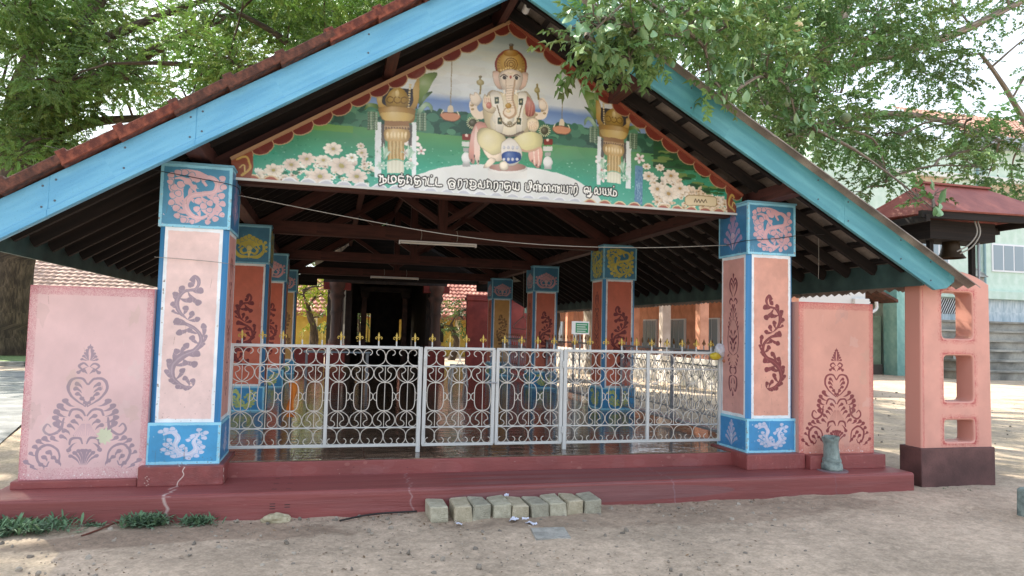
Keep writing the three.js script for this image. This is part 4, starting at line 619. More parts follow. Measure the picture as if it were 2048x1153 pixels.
  for (const [x, y, w, h] of [[XL, 3.045, 0.16, 0.14], [XR, 3.045, 0.16, 0.14], [0.44, deckL(0.44) - 0.186, 0.1, 0.1], [2.72, deckR(2.72) - 0.23, 0.1, 0.1], [RX, deckL(RX) - 0.16, 0.07, 0.2]]) {
    mesh('purlin', beam(V(x, y, ZB), V(x, y, -6.06), w, h), M.timber, hall);
  }
  // rear gable, boarded, a gap left open under the left slope
  const gb = part('rear_gable', hall), gapL = (x) => deckL(x) - (x > -1.35 && x < 0.35 ? 0.26 : 0.12);
  for (let x = -2.5; x < 5.8; x += 0.34) { const b = Math.min(x + 0.335, 5.85), top = (q) => (q < RX ? gapL(q) : deckR(q) - 0.13), y0 = x > -0.5 && x < 4.3 ? 2.95 : 2.75; if (top(x) < y0 + 0.05 && top(b) < y0 + 0.05) continue; mesh('gable_board', slab([[x, y0], [b, y0], [b, Math.max(y0 + 0.02, top(b))], [x, Math.max(y0 + 0.02, top(x))]], ZB + 0.02, ZB + 0.045), M.darkWood, gb); }
}
// ---------------------------------------------------------------- gable picture
{
  const b = thing('gable_banner', 'triangular printed banner of a seated elephant-headed deity between golden columns, with a Tamil title', 'banner', [0, 0, -6.74]);
  const pts = [[-0.915, 2.845], [-0.935, 3.03], [1.612, 4.632], [4.225, 3.06], [4.205, 2.845]];
  const g = new THREE.ExtrudeGeometry(new THREE.Shape(pts.map((p) => new THREE.Vector2(...p))), { depth: 0.012, bevelEnabled: false });
  const p = g.attributes.position, uv = g.attributes.uv; for (let i = 0; i < p.count; i++) uv.setXY(i, ((p.getX(i) + 0.95) * 392) / 2046, 1 - ((4.72 - p.getY(i)) * 392) / 738);
  mesh('picture', g, [std({ map: bannerTex, roughness: 0.32 }), std({ color: 0x6a5a48, roughness: 0.7 })], b);
  const edge = std({ color: 0xa88462, roughness: 0.5 }), edgeR = std({ color: 0x93523e, roughness: 0.5 }), V2 = (i, dz = 0.02) => V(pts[i][0], pts[i][1], dz);
  mesh('frame_strip', beam(V2(1), V2(2), 0.024, 0.03), edge, b); mesh('frame_strip', beam(V2(2), V2(3), 0.024, 0.03), edgeR, b); mesh('frame_strip', beam(V(-0.905, 2.856, 0.02), V(4.2, 2.856, 0.02), 0.018, 0.022), std({ color: 0xd0d2cc, roughness: 0.5 }), b);
}
// ---------------------------------------------------------------- wrought fences and gates
const YT = 1.36, Y1 = 1.183, YC = 1.022, YM = 0.886, YB = 0.42, PR = 0.225;
const IR = 0.0044;
const G = (() => {
  const z = 0, m = (pts) => pts.map(([x, y]) => [-x, y, z]).reverse(), p3 = (pts) => pts.map(([x, y]) => [x, y, z]), flip = (g) => { const q = g.clone(); q.scale(1, -1, 1); q.translate(0, 2 * YM, 0); const ix = q.index; for (let i = 0; i < ix.count; i += 3) { const a = ix.getX(i); ix.setX(i, ix.getX(i + 1)); ix.setX(i + 1, a); } q.computeVertexNormals(); return q; };
  const half = [[-0.046, 1.285], [-0.026, 1.296], [-0.022, 1.322], [-0.05, 1.343], [-0.086, 1.33], [-0.11, 1.28], [-0.1, 1.225], [-0.06, 1.194], [0, 1.188]];
  const bowl = tube([...p3(half), ...m(half).slice(1)], IR, 44);
  const bowlL = tube(m(half), IR, 22), bowlR = tube(p3(half), IR, 22);
  const heart = [[0, YC], [-0.05, 1.035], [-0.1, 1.075], [-0.108, 1.13], [-0.075, 1.172], [-0.036, 1.168], [-0.022, 1.145], [-0.042, 1.118], [-0.06, 1.112], [-0.048, 1.07], [0, YC + 0.004]];
  const heartL = tube(p3(heart), IR, 34), heartR = tube(p3(heart.map(([x, y]) => [-x, y])), IR, 34);
  const cap = []; for (let i = 0; i < 28; i++) { const a = (i / 28) * 6.2832, c = Math.cos(a), s = Math.sin(a), k = 0.62; cap.push([0.078 * Math.sign(c) * Math.pow(Math.abs(c), k), YM + 0.136 * Math.sign(s) * Math.pow(Math.abs(s), k), z]); }
  const capsule = tube(cap, IR, 40, 5, true);
  const arcL = tube([[-0.078, YM + 0.042, 0], [-0.103, YM + 0.026, 0], [-0.1115, YM, 0], [-0.103, YM - 0.026, 0], [-0.078, YM - 0.042, 0]], IR * 0.85, 12), arcR = tube([[0.078, YM + 0.042, 0], [0.103, YM + 0.026, 0], [0.1115, YM, 0], [0.103, YM - 0.026, 0], [0.078, YM - 0.042, 0]], IR * 0.85, 12);
  const rod = new THREE.CylinderGeometry(IR * 0.8, IR * 0.8, Y1 - (2 * YM - Y1), 6); rod.translate(0, YM, 0);
  const prof = [[0.001, 0.152], [0.006, 0.138], [0.013, 0.118], [0.008, 0.098], [0.012, 0.092], [0.009, 0.084], [0.009, 0.062]].map((q) => new THREE.Vector2(...q));
  const spear = new THREE.LatheGeometry(prof, 8), curl = (s) => tube([[0, 0.078, 0], [0.014 * s, 0.1, 0], [0.03 * s, 0.104, 0], [0.037 * s, 0.09, 0], [0.029 * s, 0.08, 0], [0.023 * s, 0.087, 0]], 0.0048, 14);
  const finial = mergeGeometries([spear, curl(1), curl(-1)].map((g) => { const q = g.toNonIndexed(); q.deleteAttribute('uv'); return q; })); const stem = new THREE.CylinderGeometry(0.008, 0.009, 0.07, 7); stem.translate(0, 0.03, 0);
  return { bowl, bowlL, bowlR, bowlD: flip(bowl), bowlLD: flip(bowlL), bowlRD: flip(bowlR), heartL, heartR, heartLD: flip(heartL), heartRD: flip(heartR), capsule, arcL, arcR, rod, finial, stem };
})();
const RW = rng(405);
// a run of railing from x = 0 to w on the panel's own axis
function railing(o, w, m, sm, goldMat, fin, bars = [], first = 0.1) {
  const n = Math.max(2, Math.round(w / PR)), P = w / n, k = P / PR;
  const bar = (name, x0, x1, y0, y1, d) => mesh(name, rbox(x0, x1, y0, y1, -d, d, 0.004), m, o);
  bar('top_rail', 0, w, YT - 0.012, YT + 0.016, 0.014); bar('bottom_rail', 0, w, YB - 0.014, YB + 0.014, 0.014); bar('cross_bar', 0, w, Y1 - 0.006, Y1 + 0.006, 0.005); bar('cross_bar', 0, w, 2 * YM - Y1 - 0.006, 2 * YM - Y1 + 0.006, 0.005);
  const put = (name, g, x, s = k) => { const q = mesh(name, g, sm, o); q.position.set(x + (RW() - 0.5) * 0.004, (RW() - 0.5) * 0.003, (RW() - 0.5) * 0.006); q.scale.x = s; };
  for (let i = 0; i < n; i++) { const x = (i + 0.5) * P; put('scroll', G.heartL, x); put('scroll', G.heartR, x); put('scroll', G.heartLD, x); put('scroll', G.heartRD, x); put('oval_ring', G.capsule, x); put('rod', G.rod, x, 1); put('link_arc', G.arcL, x); put('link_arc', G.arcR, x); }
  for (let i = 1; i < n; i++) { put('scroll', G.bowl, i * P); put('scroll', G.bowlD, i * P); }
  put('scroll', G.bowlL, 0.008); put('scroll', G.bowlLD, 0.008); put('scroll', G.bowlR, w - 0.008); put('scroll', G.bowlRD, w - 0.008);
  for (const x of bars) bar('upright', x - 0.017, x + 0.017, YB, YT, 0.017);
  for (let x = first; x < w - 0.03; x += fin) { const f = part('finial', o); f.position.set(x + (RW() - 0.5) * 0.008, YT + 0.004, 0); f.rotation.set((RW() - 0.5) * 0.05, (RW() - 0.5) * 0.5, (RW() - 0.5) * 0.07); mesh('stem', G.stem, m, f); mesh('spearhead', G.finial, goldMat, f); f.scale.set(0.86, 0.95, 0.86); }
}
const ZR = -7.03, nm = (n) => n;
const fenceA = thing('scroll_railing', 'white scroll railing with gold spearheads, fixed between pale pink pillar and gate', 'railing', [-0.9, 0, ZR]); railing(fenceA, 1.75, M.metalWhite, M.scrollWhite, M.gold, 0.178, [0.012, 0.875]);
const gateA = thing('gate_leaf', 'white scroll gate leaf with gold spearheads, hinged on the pale pink pillar side', 'gate', [0.895, 0, ZR + 0.006]); railing(gateA, 0.715, M.metalWhite, M.scrollWhite, M.gold, 0.17, [0.012, 0.703], 0.08); 
const gateB = thing('gate_leaf', 'white scroll gate leaf with gold spearheads, on the salmon pillar side of the gateway', 'gate', [1.63, 0, ZR - 0.004]); railing(gateB, 0.7, M.metalWhite, M.scrollWhite, M.gold, 0.175, [0.012, 0.69], 0.08);
const fenceB = thing('scroll_railing', 'white scroll railing with gold spearheads, fixed between gate and salmon pillar', 'railing', [2.36, 0, ZR]); railing(fenceB, 1.8, M.metalWhite, M.scrollWhite, M.gold, 0.175, [0.93, 1.785]);
mesh('gate_post', rbox(1.743, 1.783, FL - 0.345 + 0.345, YT + 0.012, -0.02, 0.02, 0.005), M.metalWhite, fenceA); mesh('gate_post', rbox(-0.018, 0.022, FL, YT + 0.012, -0.02, 0.02, 0.005), M.metalWhite, fenceB);
fenceA.children.at(-1).position.x = -0.005;
for (const y of [0.55, 1.22]) { const g = new THREE.CylinderGeometry(0.011, 0.011, 0.07, 8); g.translate(0.004, y, 0.024); mesh('hinge', g, M.metalWhite, gateA); const h = g.clone(); h.translate(0.7, 0, 0); mesh('hinge', h, M.metalWhite, gateB); }
mesh('latch', rbox(0.62, 0.74, 1.02, 1.036, 0.018, 0.028, 0.003), M.metalGrey, gateA);
// railings along the right-hand row of pillars; finial colour darkened to a backlit silhouette
for (let k = 0; k < 3; k++) {
  const z1 = ZF - PW - BAY * k, L = BAY - PW;
  const s = thing('side_railing', ['grey scroll railing between salmon pillar and the first red pillar behind it', 'grey scroll railing between the first and second red pillars of the salmon pillar row', 'grey scroll railing from the second red pillar to the tan pillar, deep in the hall'][k], 'railing', [XR + 0.04, 0, z1], 'grey side railings');
  s.rotation.y = Math.PI / 2; railing(s, L, M.metalGrey, M.metalGrey, M.goldBacklit, 0.2, [0.02, L / 2, L - 0.02]);
}
// ---------------------------------------------------------------- fittings of the hall
for (const [x, y, z, L, label] of [[0.84, 2.72, -9.7, 1.08, 'white tube lamp hung below the nearest roof tie beam'], [0.8, 2.68, -16.2, 1.08, 'faint white tube lamp hung deep inside the hall']]) {
  const t = thing('tube_lamp', label, 'tube lamp', [x, y, z]); const g = new THREE.CylinderGeometry(0.013, 0.013, L - 0.06, 10); g.rotateZ(Math.PI / 2); g.translate(L / 2, 0, 0); mesh('glass_tube', g, M.glassTube, t);
  mesh('batten', rbox(0, L, 0.016, 0.034, -0.012, 0.012, 0.004), M.plasticWhite, t); for (const q of [0.012, L - 0.012]) mesh('lamp_holder', rbox(q - 0.012, q + 0.012, -0.02, 0.022, -0.018, 0.018, 0.004), M.plasticWhite, t);
  for (const q of [0.3, 0.8]) mesh('hanger', tube([[q, 0.05, 0], [q + 0.01, 0.12, 0.01], [q - 0.005, 0.2, 0]], 0.004, 8), M.wire, t);
}
const wire = (label, pts, r, m) => tag(mesh('wire', tube(pts, r, 60, 5), m), label, 'wire');
wire('pale wire sagging across the hall front from pillar to pillar', [[-0.88, 2.735, -6.88], [0.1, 2.6, -6.9], [1.05, 2.49, -6.92], [1.95, 2.44, -6.92], [3.1, 2.46, -6.9], [4.15, 2.54, -6.88]], 0.0045, M.wire);
wire('thin dark wire crossing the front of the pale pink pillar near its blue capital', [[-2.3, 2.95, -6.4], [-1.47, 2.83, -6.48], [-1.15, 2.79, -6.488], [-0.87, 2.75, -6.5], [-0.86, 2.735, -6.88]], 0.0035, M.wireDark);
wire('thin dark wire crossing the capital of the salmon pillar', [[4.13, 2.54, -6.88], [4.14, 2.545, -6.49], [4.45, 2.58, -6.488], [4.75, 2.63, -6.488], [5.15, 2.68, -6.6]], 0.0035, M.wireDark);
wire('thin cord strung low across the shaft of the pale pink pillar', [[-1.48, 2.11, -6.6], [-1.46, 2.1, -6.505], [-1.16, 2.09, -6.505], [-0.88, 2.07, -6.505], [-0.87, 2.06, -6.8]], 0.0025, M.wire);
wire('thin cord hanging from the right eave rafters', [[5.15, 2.72, -6.7], [5.155, 2.45, -6.7], [5.15, 2.2, -6.7]], 0.003, M.wire);
{
  const c = thing('security_camera', 'small white security camera under the ridge of the gable', 'camera', [1.7, 4.66, -6.42]);
  const b = new THREE.CylinderGeometry(0.035, 0.035, 0.13, 14); b.rotateX(Math.PI / 2 - 0.25); mesh('housing', b, M.plasticWhite, c); const l = new THREE.CylinderGeometry(0.028, 0.024, 0.02, 14); l.rotateX(Math.PI / 2 - 0.25); l.translate(0.0, -0.018, 0.068); mesh('lens', l, M.black, c); mesh('bracket', tube([[0, 0.03, -0.03], [-0.02, 0.08, -0.05], [-0.06, 0.1, -0.06]], 0.012, 8, 6), M.plasticWhite, c);
}
{
  const t = thing('carrier_bag', 'crumpled white and yellow plastic bag hung on railing by salmon pillar', 'bag', [4.1, 1.33, -7.0]);
  const lump = (s, seed, sx, sy, sz) => { const g = new THREE.IcosahedronGeometry(s, 3), p = g.attributes.position; for (let i = 0; i < p.count; i++) { const x = p.getX(i), y = p.getY(i), z = p.getZ(i), k = 0.75 + 0.55 * fbm(x * 40 + 30, y * 40 + z * 25 + 30, seed, 0, 4); p.setXYZ(i, x * k * sx, y * k * sy, z * k * sz); } g.computeVertexNormals(); return g; };
  const a = mesh('white_bag', lump(0.07, 3, 0.9, 1.1, 0.7), std({ color: 0xc4c6cc, roughness: 0.35 }), t); a.position.set(0.03, 0.06, 0); const b = mesh('yellow_packet', lump(0.055, 5, 1.1, 0.7, 0.6), std({ color: 0xc4ae30, roughness: 0.4 }), t); b.position.set(-0.04, 0.0, 0.03); const c = mesh('tied_handle', lump(0.03, 6, 1.3, 0.7, 0.8), std({ color: 0xa86a4c, roughness: 0.5 }), t); c.position.set(0.08, -0.05, 0.03);
}
{
  const pts = []; for (let i = 0; i <= 14; i++) pts.push(i / 14);
  const g = new THREE.PlaneGeometry(0.07, 0.34, 6, 18), p = g.attributes.position; for (let i = 0; i < p.count; i++) { const y = p.getY(i), x = p.getX(i); p.setXYZ(i, x * (0.6 + 0.5 * Math.abs(Math.sin(y * 9))) + 0.012 * Math.sin(y * 20), y, 0.018 * Math.sin(x * 90 + y * 12)); } g.computeVertexNormals();
  const c = mesh('orange_cloth', g, std({ color: 0xb86a20, roughness: 0.9, side: THREE.DoubleSide })); c.position.set(-0.34, 0.86, -7.06); tag(c, 'twisted strip of orange cloth hanging behind the railing', 'cloth');
}
{
  const s = thing('stone_urn', 'old grey stone urn with a broken rim, on the step before the salmon wall', 'urn', [5.0, 0.21, -6.3]);
  const prof = [[0.001, 0], [0.098, 0], [0.104, 0.03], [0.1, 0.07], [0.088, 0.085], [0.092, 0.1], [0.086, 0.125], [0.078, 0.135], [0.076, 0.2], [0.07, 0.26], [0.074, 0.3], [0.084, 0.325], [0.086, 0.345], [0.074, 0.35], [0.06, 0.33], [0.056, 0.24], [0.001, 0.22]].map((q) => new THREE.Vector2(...q));
  const g = new THREE.LatheGeometry(prof, 40), p = g.attributes.position; for (let i = 0; i < p.count; i++) { const x = p.getX(i), y = p.getY(i), z = p.getZ(i), k = 1 + 0.1 * (fbm(x * 30 + 20, y * 22 + z * 30 + 20, 4, 0, 3) - 0.5); p.setXYZ(i, x * k - y * 0.05, y - (y > 0.28 && x < -0.02 ? 0.035 * fbm(z * 40 + 9, 3, 7, 0, 2) : 0), z * k); } g.computeVertexNormals(); mesh('body', g, M.stone, s);
  const plate = new THREE.CylinderGeometry(0.15, 0.155, 0.012, 30); plate.translate(0, 0.003, 0); mesh('dust_ring', plate, withMap(mottled([112, 92, 96], [136, 114, 116], 5, 37), 0.8), s);
}
// ---------------------------------------------------------------- in front: kerb blocks, slab, litter, weeds
{
  const R = rng(51);
  const blockM = [M.concrete, withMap(mottled([150, 146, 128], [190, 184, 162], 7, 131, 256, [1, 1], 0.12), 0.95, { bumpScale: 0.012 }), withMap(mottled([170, 160, 134], [208, 196, 170], 6, 132, 256, [1, 1], 0.12), 0.95, { bumpScale: 0.012 })];
  const blockG = [0, 1, 2, 3, 4].map((k) => { const g = new RoundedBoxGeometry(0.156, 0.15, 0.3, 6, 0.014), p = g.attributes.position; for (let i = 0; i < p.count; i++) { const x = p.getX(i), y = p.getY(i), z = p.getZ(i), corner = Math.max(0, Math.abs(x) / 0.071 + Math.abs(y) / 0.075 + Math.abs(z) / 0.15 - 2.5) * 0.02 * fbm(Math.sign(x) * 3 + k * 5 + 20, Math.sign(y) * 2 + Math.sign(z) * 7 + 20, 4, 0, 1), n = 0.014 * (fbm(x * 30 + 10 + k * 9, y * 30 + z * 22 + 10, 8 + k, 0, 4) - 0.5) * 2 - corner; p.setXYZ(i, x + n * Math.sign(x), y + n * Math.sign(y), z + n * Math.sign(z)); } g.computeVertexNormals(); return metreUV(g, 2); });
  const rank = ['nearest the pale pink pillar', 'second', 'third', 'fourth', 'fifth', 'sixth', 'seventh', 'eighth', 'nearest the salmon pillar'];
  for (let i = 0; i < 9; i++) {
    const m = mesh('kerb_block', blockG[i % 5], blockM[(i * 2) % 3]); m.position.set(0.9 + i * 0.163 + (i > 0 ? 0.02 : 0) + (R() - 0.5) * 0.012, 0.062 + (R() - 0.5) * 0.012 - (i > 3 && i < 7 ? 0.008 : 0) , -5.91 - (i > 6 ? 0.02 : 0) + (R() - 0.5) * 0.03); m.rotation.set((R() - 0.5) * 0.05, (R() - 0.5) * 0.07 + 0.02, (R() - 0.5) * 0.04); m.scale.set(0.96 + R() * 0.06, 0.9 + R() * 0.08, 0.94 + R() * 0.12);
    tag(m, i === 0 || i === 8 ? 'rough concrete block at the row end ' + rank[i] : 'rough concrete block, ' + rank[i] + ' from the pale pink pillar end of the row', 'block', 'row of concrete blocks below the step');
  }
  const sg = new THREE.CylinderGeometry(0.16, 0.17, 0.022, 7, 1), sp = sg.attributes.position; for (let i = 0; i < sp.count; i++) { sp.setXYZ(i, sp.getX(i) * 0.92, sp.getY(i), sp.getZ(i) * 0.72); }
  const sb = mesh('flat_slab', metreUV(rbox(-0.135, 0.135, -0.016, 0.016, -0.13, 0.13, 0.008), 2), withMap(mottled([146, 144, 136], [184, 180, 170], 8, 38, 256, [1, 1], 0.1), 0.95, { bumpScale: 0.012 })); sb.position.set(1.68, 0.006, -5.28); sb.rotation.set(0.03, -0.12, 0.02); tag(sb, 'thin flat grey slab lying on the earth before the kerb blocks', 'slab');
  const paperM = std({ color: 0xd4d6e2, roughness: 0.8, side: THREE.DoubleSide });
  const scrap = (x, y, z, s, seed, label) => { const g = new THREE.PlaneGeometry(s, s * 0.7, 7, 6), p = g.attributes.position; for (let i = 0; i < p.count; i++) { const a = p.getX(i), b = p.getY(i); p.setXYZ(i, a + 0.2 * s * (fbm(a * 60 + 9, b * 60 + 9, seed, 0, 2) - 0.5), s * 0.55 * fbm(a * 34 + 20, b * 34 + 20, seed + 1, 0, 3), b * 0.8); } g.computeVertexNormals(); const m = mesh('paper_scrap', g, paperM); m.position.set(x, y, z); m.rotation.y = seed; return tag(m, label, 'paper', 'paper litter'); };
  scrap(1.49, 0.0, -5.66, 0.1, 1, 'largest crumpled white paper scrap on the earth before the blocks'); scrap(1.6, 0.0, -5.54, 0.085, 2.2, 'crumpled white paper scrap touching the thin flat slab'); scrap(1.6, 0.0, -5.71, 0.06, 3.1, 'small crumpled white paper scrap close below the blocks'); scrap(1.5, 0.135, -5.97, 0.07, 4.4, 'white paper scrap lying on top of the concrete blocks'); scrap(1.04, 0.0, -5.66, 0.055, 5.3, 'small pale paper scrap before the second concrete block');
  const rock = new THREE.IcosahedronGeometry(0.06, 3), rp = rock.attributes.position; for (let i = 0; i < rp.count; i++) { const x = rp.getX(i), y = rp.getY(i), z = rp.getZ(i), k = 0.6 + 0.8 * fbm(x * 25 + 9, y * 25 + z * 18 + 9, 3, 0, 4); rp.setXYZ(i, x * k * 1.9, y * k * 0.75, z * k); } rock.computeVertexNormals();
  const rk = mesh('broken_plaster', metreUV(rock, 3), withMap(mottled([150, 140, 112], [188, 178, 150], 8, 39), 0.95)); rk.position.set(-0.37, 0.02, -6.0); tag(rk, 'pale lump of broken plaster at the foot of the step', 'rubble');
  tag(mesh('dry_stick', tube([[-1.68, 0.012, -5.77], [-1.6, 0.02, -5.9], [-1.52, 0.03, -6.04], [-1.46, 0.028, -6.07]], 0.007, 14), std({ color: 0x6a3c30, roughness: 0.9 })), 'thin reddish dry stick beside the weeds at the step', 'stick');
  tag(mesh('dry_branch', tube([[0.12, 0.012, -5.9], [0.3, 0.02, -5.99], [0.44, 0.02, -6.04], [0.75, 0.024, -6.05]], 0.008, 18), M.wireDark), 'dark dry branch lying along the foot of the step', 'stick');
  // pebbles, grit and leaf litter nobody could count
  const peb = new THREE.IcosahedronGeometry(1, 1), pp = peb.attributes.position; for (let i = 0; i < pp.count; i++) { const k = 0.75 + 0.5 * hash(Math.round(pp.getX(i) * 50), Math.round(pp.getY(i) * 50 + pp.getZ(i) * 90), 3); pp.setXYZ(i, pp.getX(i) * k, pp.getY(i) * k * 0.6, pp.getZ(i) * k); } peb.computeVertexNormals();
  const N = 4200, inst = new THREE.InstancedMesh(peb, std({ color: 0xffffff, roughness: 0.95 }), N), o = new THREE.Object3D(), c = new THREE.Color();
  for (let i = 0; i < N; i++) { const near = i < 3200, x = near ? -3 + R() * 10 : 5 + R() * 12, z = near ? -6.05 + Math.pow(R(), 1.3) * 2.9 : -6 - R() * 12, s = (0.004 + 0.02 * Math.pow(R(), 7)) * (near ? 1 : 1.5); o.position.set(x, 0.002 + s * 0.2, z); o.rotation.set(R() * 6, R() * 6, R() * 6); o.scale.setScalar(s); o.updateMatrix(); inst.setMatrixAt(i, o.matrix); const t = 0.14 + R() * 0.2; c.setRGB(t * 1.16, t, t * 0.8); inst.setColorAt(i, c); }
  inst.name = 'gravel'; inst.castShadow = inst.receiveShadow = true; scene.add(inst); tag(inst, 'loose pebbles and grit scattered over the earth', 'gravel', null, 'stuff');
  const lf = new THREE.PlaneGeometry(1, 0.45, 4, 2); { const p = lf.attributes.position; for (let i = 0; i < p.count; i++) { const x = p.getX(i), y = p.getY(i), w = Math.max(0.05, 1 - 4 * x * x); p.setXYZ(i, x, 0.18 * Math.cos(x * 4) * Math.abs(y) + 0.1 * x, y * w); } lf.computeVertexNormals(); }
  const N2 = 900, li = new THREE.InstancedMesh(lf, std({ color: 0xffffff, roughness: 0.9, side: THREE.DoubleSide }), N2);
  for (let i = 0; i < N2; i++) { const k = i < 230, x = k ? 0.3 + R() * 4.6 : -3 + R() * 10, z = k ? -6.06 + Math.pow(R(), 2) * 0.4 : -6 + R() * 2.8; o.position.set(x, 0.008, z); o.rotation.set((R() - 0.5) * 0.6, R() * 6.3, (R() - 0.5) * 0.6); o.scale.setScalar(0.012 + R() * 0.022); o.updateMatrix(); li.setMatrixAt(i, o.matrix); const t = R(); c.setRGB(0.1 + 0.16 * t, 0.07 + 0.09 * t, 0.04 + 0.04 * t); li.setColorAt(i, c); }
  li.name = 'leaf_litter'; li.castShadow = li.receiveShadow = true; scene.add(li); tag(li, 'dry leaf bits gathered on the earth along the step', 'leaf litter', null, 'stuff');
  // weeds
  const weedM = new THREE.MeshPhysicalMaterial({ color: 0xffffff, vertexColors: true, roughness: 0.85, transmission: 0.15, thickness: 0, side: THREE.DoubleSide });
  const weed = (x0, x1, z0, z1, n, hgt, seed, label) => {
    const Rw = rng(seed), P = [], C = [], I = [];
    for (let i = 0; i < n; i++) {
      const cx = x0 + (x1 - x0) * (Rw() + Rw() + Rw()) / 3, cz = z0 + (z1 - z0) * Rw(), a = Rw() * 6.28, tilt = 0.5 + Rw() * 0.9, L = hgt * (0.5 + Rw() * 0.8), w = 0.004 + Rw() * 0.007, dx = Math.cos(a), dz = Math.sin(a), g = 0.14 + Rw() * 0.16, k = P.length / 3, base = Rw() * hgt * 0.5;
      for (const [t, ww] of [[0, 0.4], [0.4, 1], [0.75, 0.8], [1, 0]]) { const r = t * L * Math.sin(tilt), h = base + t * L * Math.cos(tilt) - 0.25 * L * t * t; P.push(cx + dx * r - dz * w * ww, Math.max(0.004, h), cz + dz * r + dx * w * ww, cx + dx * r + dz * w * ww, Math.max(0.004, h), cz + dz * r - dx * w * ww); C.push(g * 0.55, g, g * 0.5, g * 0.55, g, g * 0.5); }
      for (let j = 0; j < 3; j++) { const q = k + j * 2; I.push(q, q + 1, q + 2, q + 1, q + 3, q + 2); }
    }
    const g = new THREE.BufferGeometry(); g.setIndex(I); g.setAttribute('position', new THREE.Float32BufferAttribute(P, 3)); g.setAttribute('color', new THREE.Float32BufferAttribute(C, 3)); g.computeVertexNormals(); tag(mesh('weed_clump', g, weedM), label, 'weeds', 'weeds along the step');
  };
  weed(-2.8, -1.62, -6.07, -5.84, 820, 0.12, 3, 'largest clump of leafy green weeds against the step below the pale pink wall');
  weed(-1.52, -1.1, -6.07, -5.96, 430, 0.11, 4, 'green weed clump against the step with the reddish stick leaning in it'); weed(-1.15, -0.75, -6.07, -5.95, 240, 0.08, 5, 'low green weeds just past the crack in the step front');
  weed(6.0, 6.75, -6.16, -6.0, 260, 0.035, 6, 'low dark creeping weeds at the foot of the brown belfry base'); weed(-1.8, -1.55, -6.07, -6.0, 60, 0.05, 7, 'sparse weeds between the two leafy clumps at the step');
}
// ---------------------------------------------------------------- crown clumps: centre and radius in metres
const CLUMPS_A = [[-12.3,15.1,-35.8,1.1],[-15.0,16.8,-36.7,1.1],[-15.7,14.9,-36.0,1.1],[-11.4,14.5,-30.8,1.1],[-13.3,14.9,-33.0,1.1],[-12.8,14.8,-35.9,1.1],[-10.4,12.7,-30.2,1.1],[-11.8,12.7,-28.4,1.1],[-14.2,14.5,-32.7,1.1],[-10.0,15.0,-33.1,1.1],[-10.3,13.5,-28.1,1.1],[-12.3,13.1,-30.0,1.1],[-14.1,17.6,-36.3,1.1],[-15.4,16.9,-36.8,1.1],[-12.5,14.6,-34.4,1.1],[-11.1,16.4,-33.4,1.1],[-12.0,8.8,-31.5,1.0],[-12.1,12.8,-31.7,1.0],[-13.9,13.3,-34.7,1.0],[-12.9,8.6,-33.1,1.0],[-12.6,10.6,-33.7,1.0],[-12.6,10.6,-30.7,1.0],[-14.1,14.0,-35.8,1.0],[-12.6,9.6,-31.1,1.0],[-10.6,9.5,-29.9,1.0],[-12.5,9.4,-35.3,1.0],[-11.6,11.9,-30.3,1.0],[-10.6,10.1,-30.3,1.0],[-11.7,10.4,-33.0,1.0],[-9.8,10.1,-28.4,0.8],[-11.1,9.5,-29.8,0.8],[-10.3,11.3,-31.5,0.8],[-10.3,9.7,-27.2,0.8],[-11.3,9.6,-30.9,0.8],[-10.9,11.0,-32.2,0.8],[-8.7,11.4,-30.8,0.8],[-8.8,11.7,-31.4,0.8],[-7.6,13.1,-32.5,0.8],[-9.9,11.2,-31.7,0.8],[-9.6,12.0,-31.7,0.8],[-9.8,11.4,-31.6,0.8],[-7.4,10.2,-27.6,0.8],[-8.1,10.6,-27.3,0.8],[-8.4,10.4,-30.0,0.8],[-10.6,15.8,-35.6,0.8],[-9.2,13.1,-32.1,0.8],[-9.4,13.9,-33.9,0.8],[-9.6,15.3,-35.0,0.8],[-8.3,11.9,-28.5,0.8],[-11.4,8.6,-31.8,0.7],[-11.3,7.8,-30.7,0.7],[-10.8,8.5,-31.9,0.7],[-10.5,8.1,-28.8,0.7],[-12.1,9.1,-31.7,0.7],[-4.4,16.0,-32.4,0.9],[-6.0,15.2,-32.9,0.9],[-6.4,13.7,-31.2,0.9],[-4.7,13.4,-28.7,0.9],[-8.1,15.6,-33.9,0.9],[-3.8,13.1,-28.0,0.9],[-4.3,15.9,-34.9,0.9],[-10.9,7.2,-28.1,0.7],[-11.6,8.3,-28.8,0.7],[-11.8,8.3,-29.7,0.7],[-9.5,9.9,-31.0,0.7],[-7.8,11.4,-31.9,0.7],[-7.6,11.3,-34.9,0.7]];
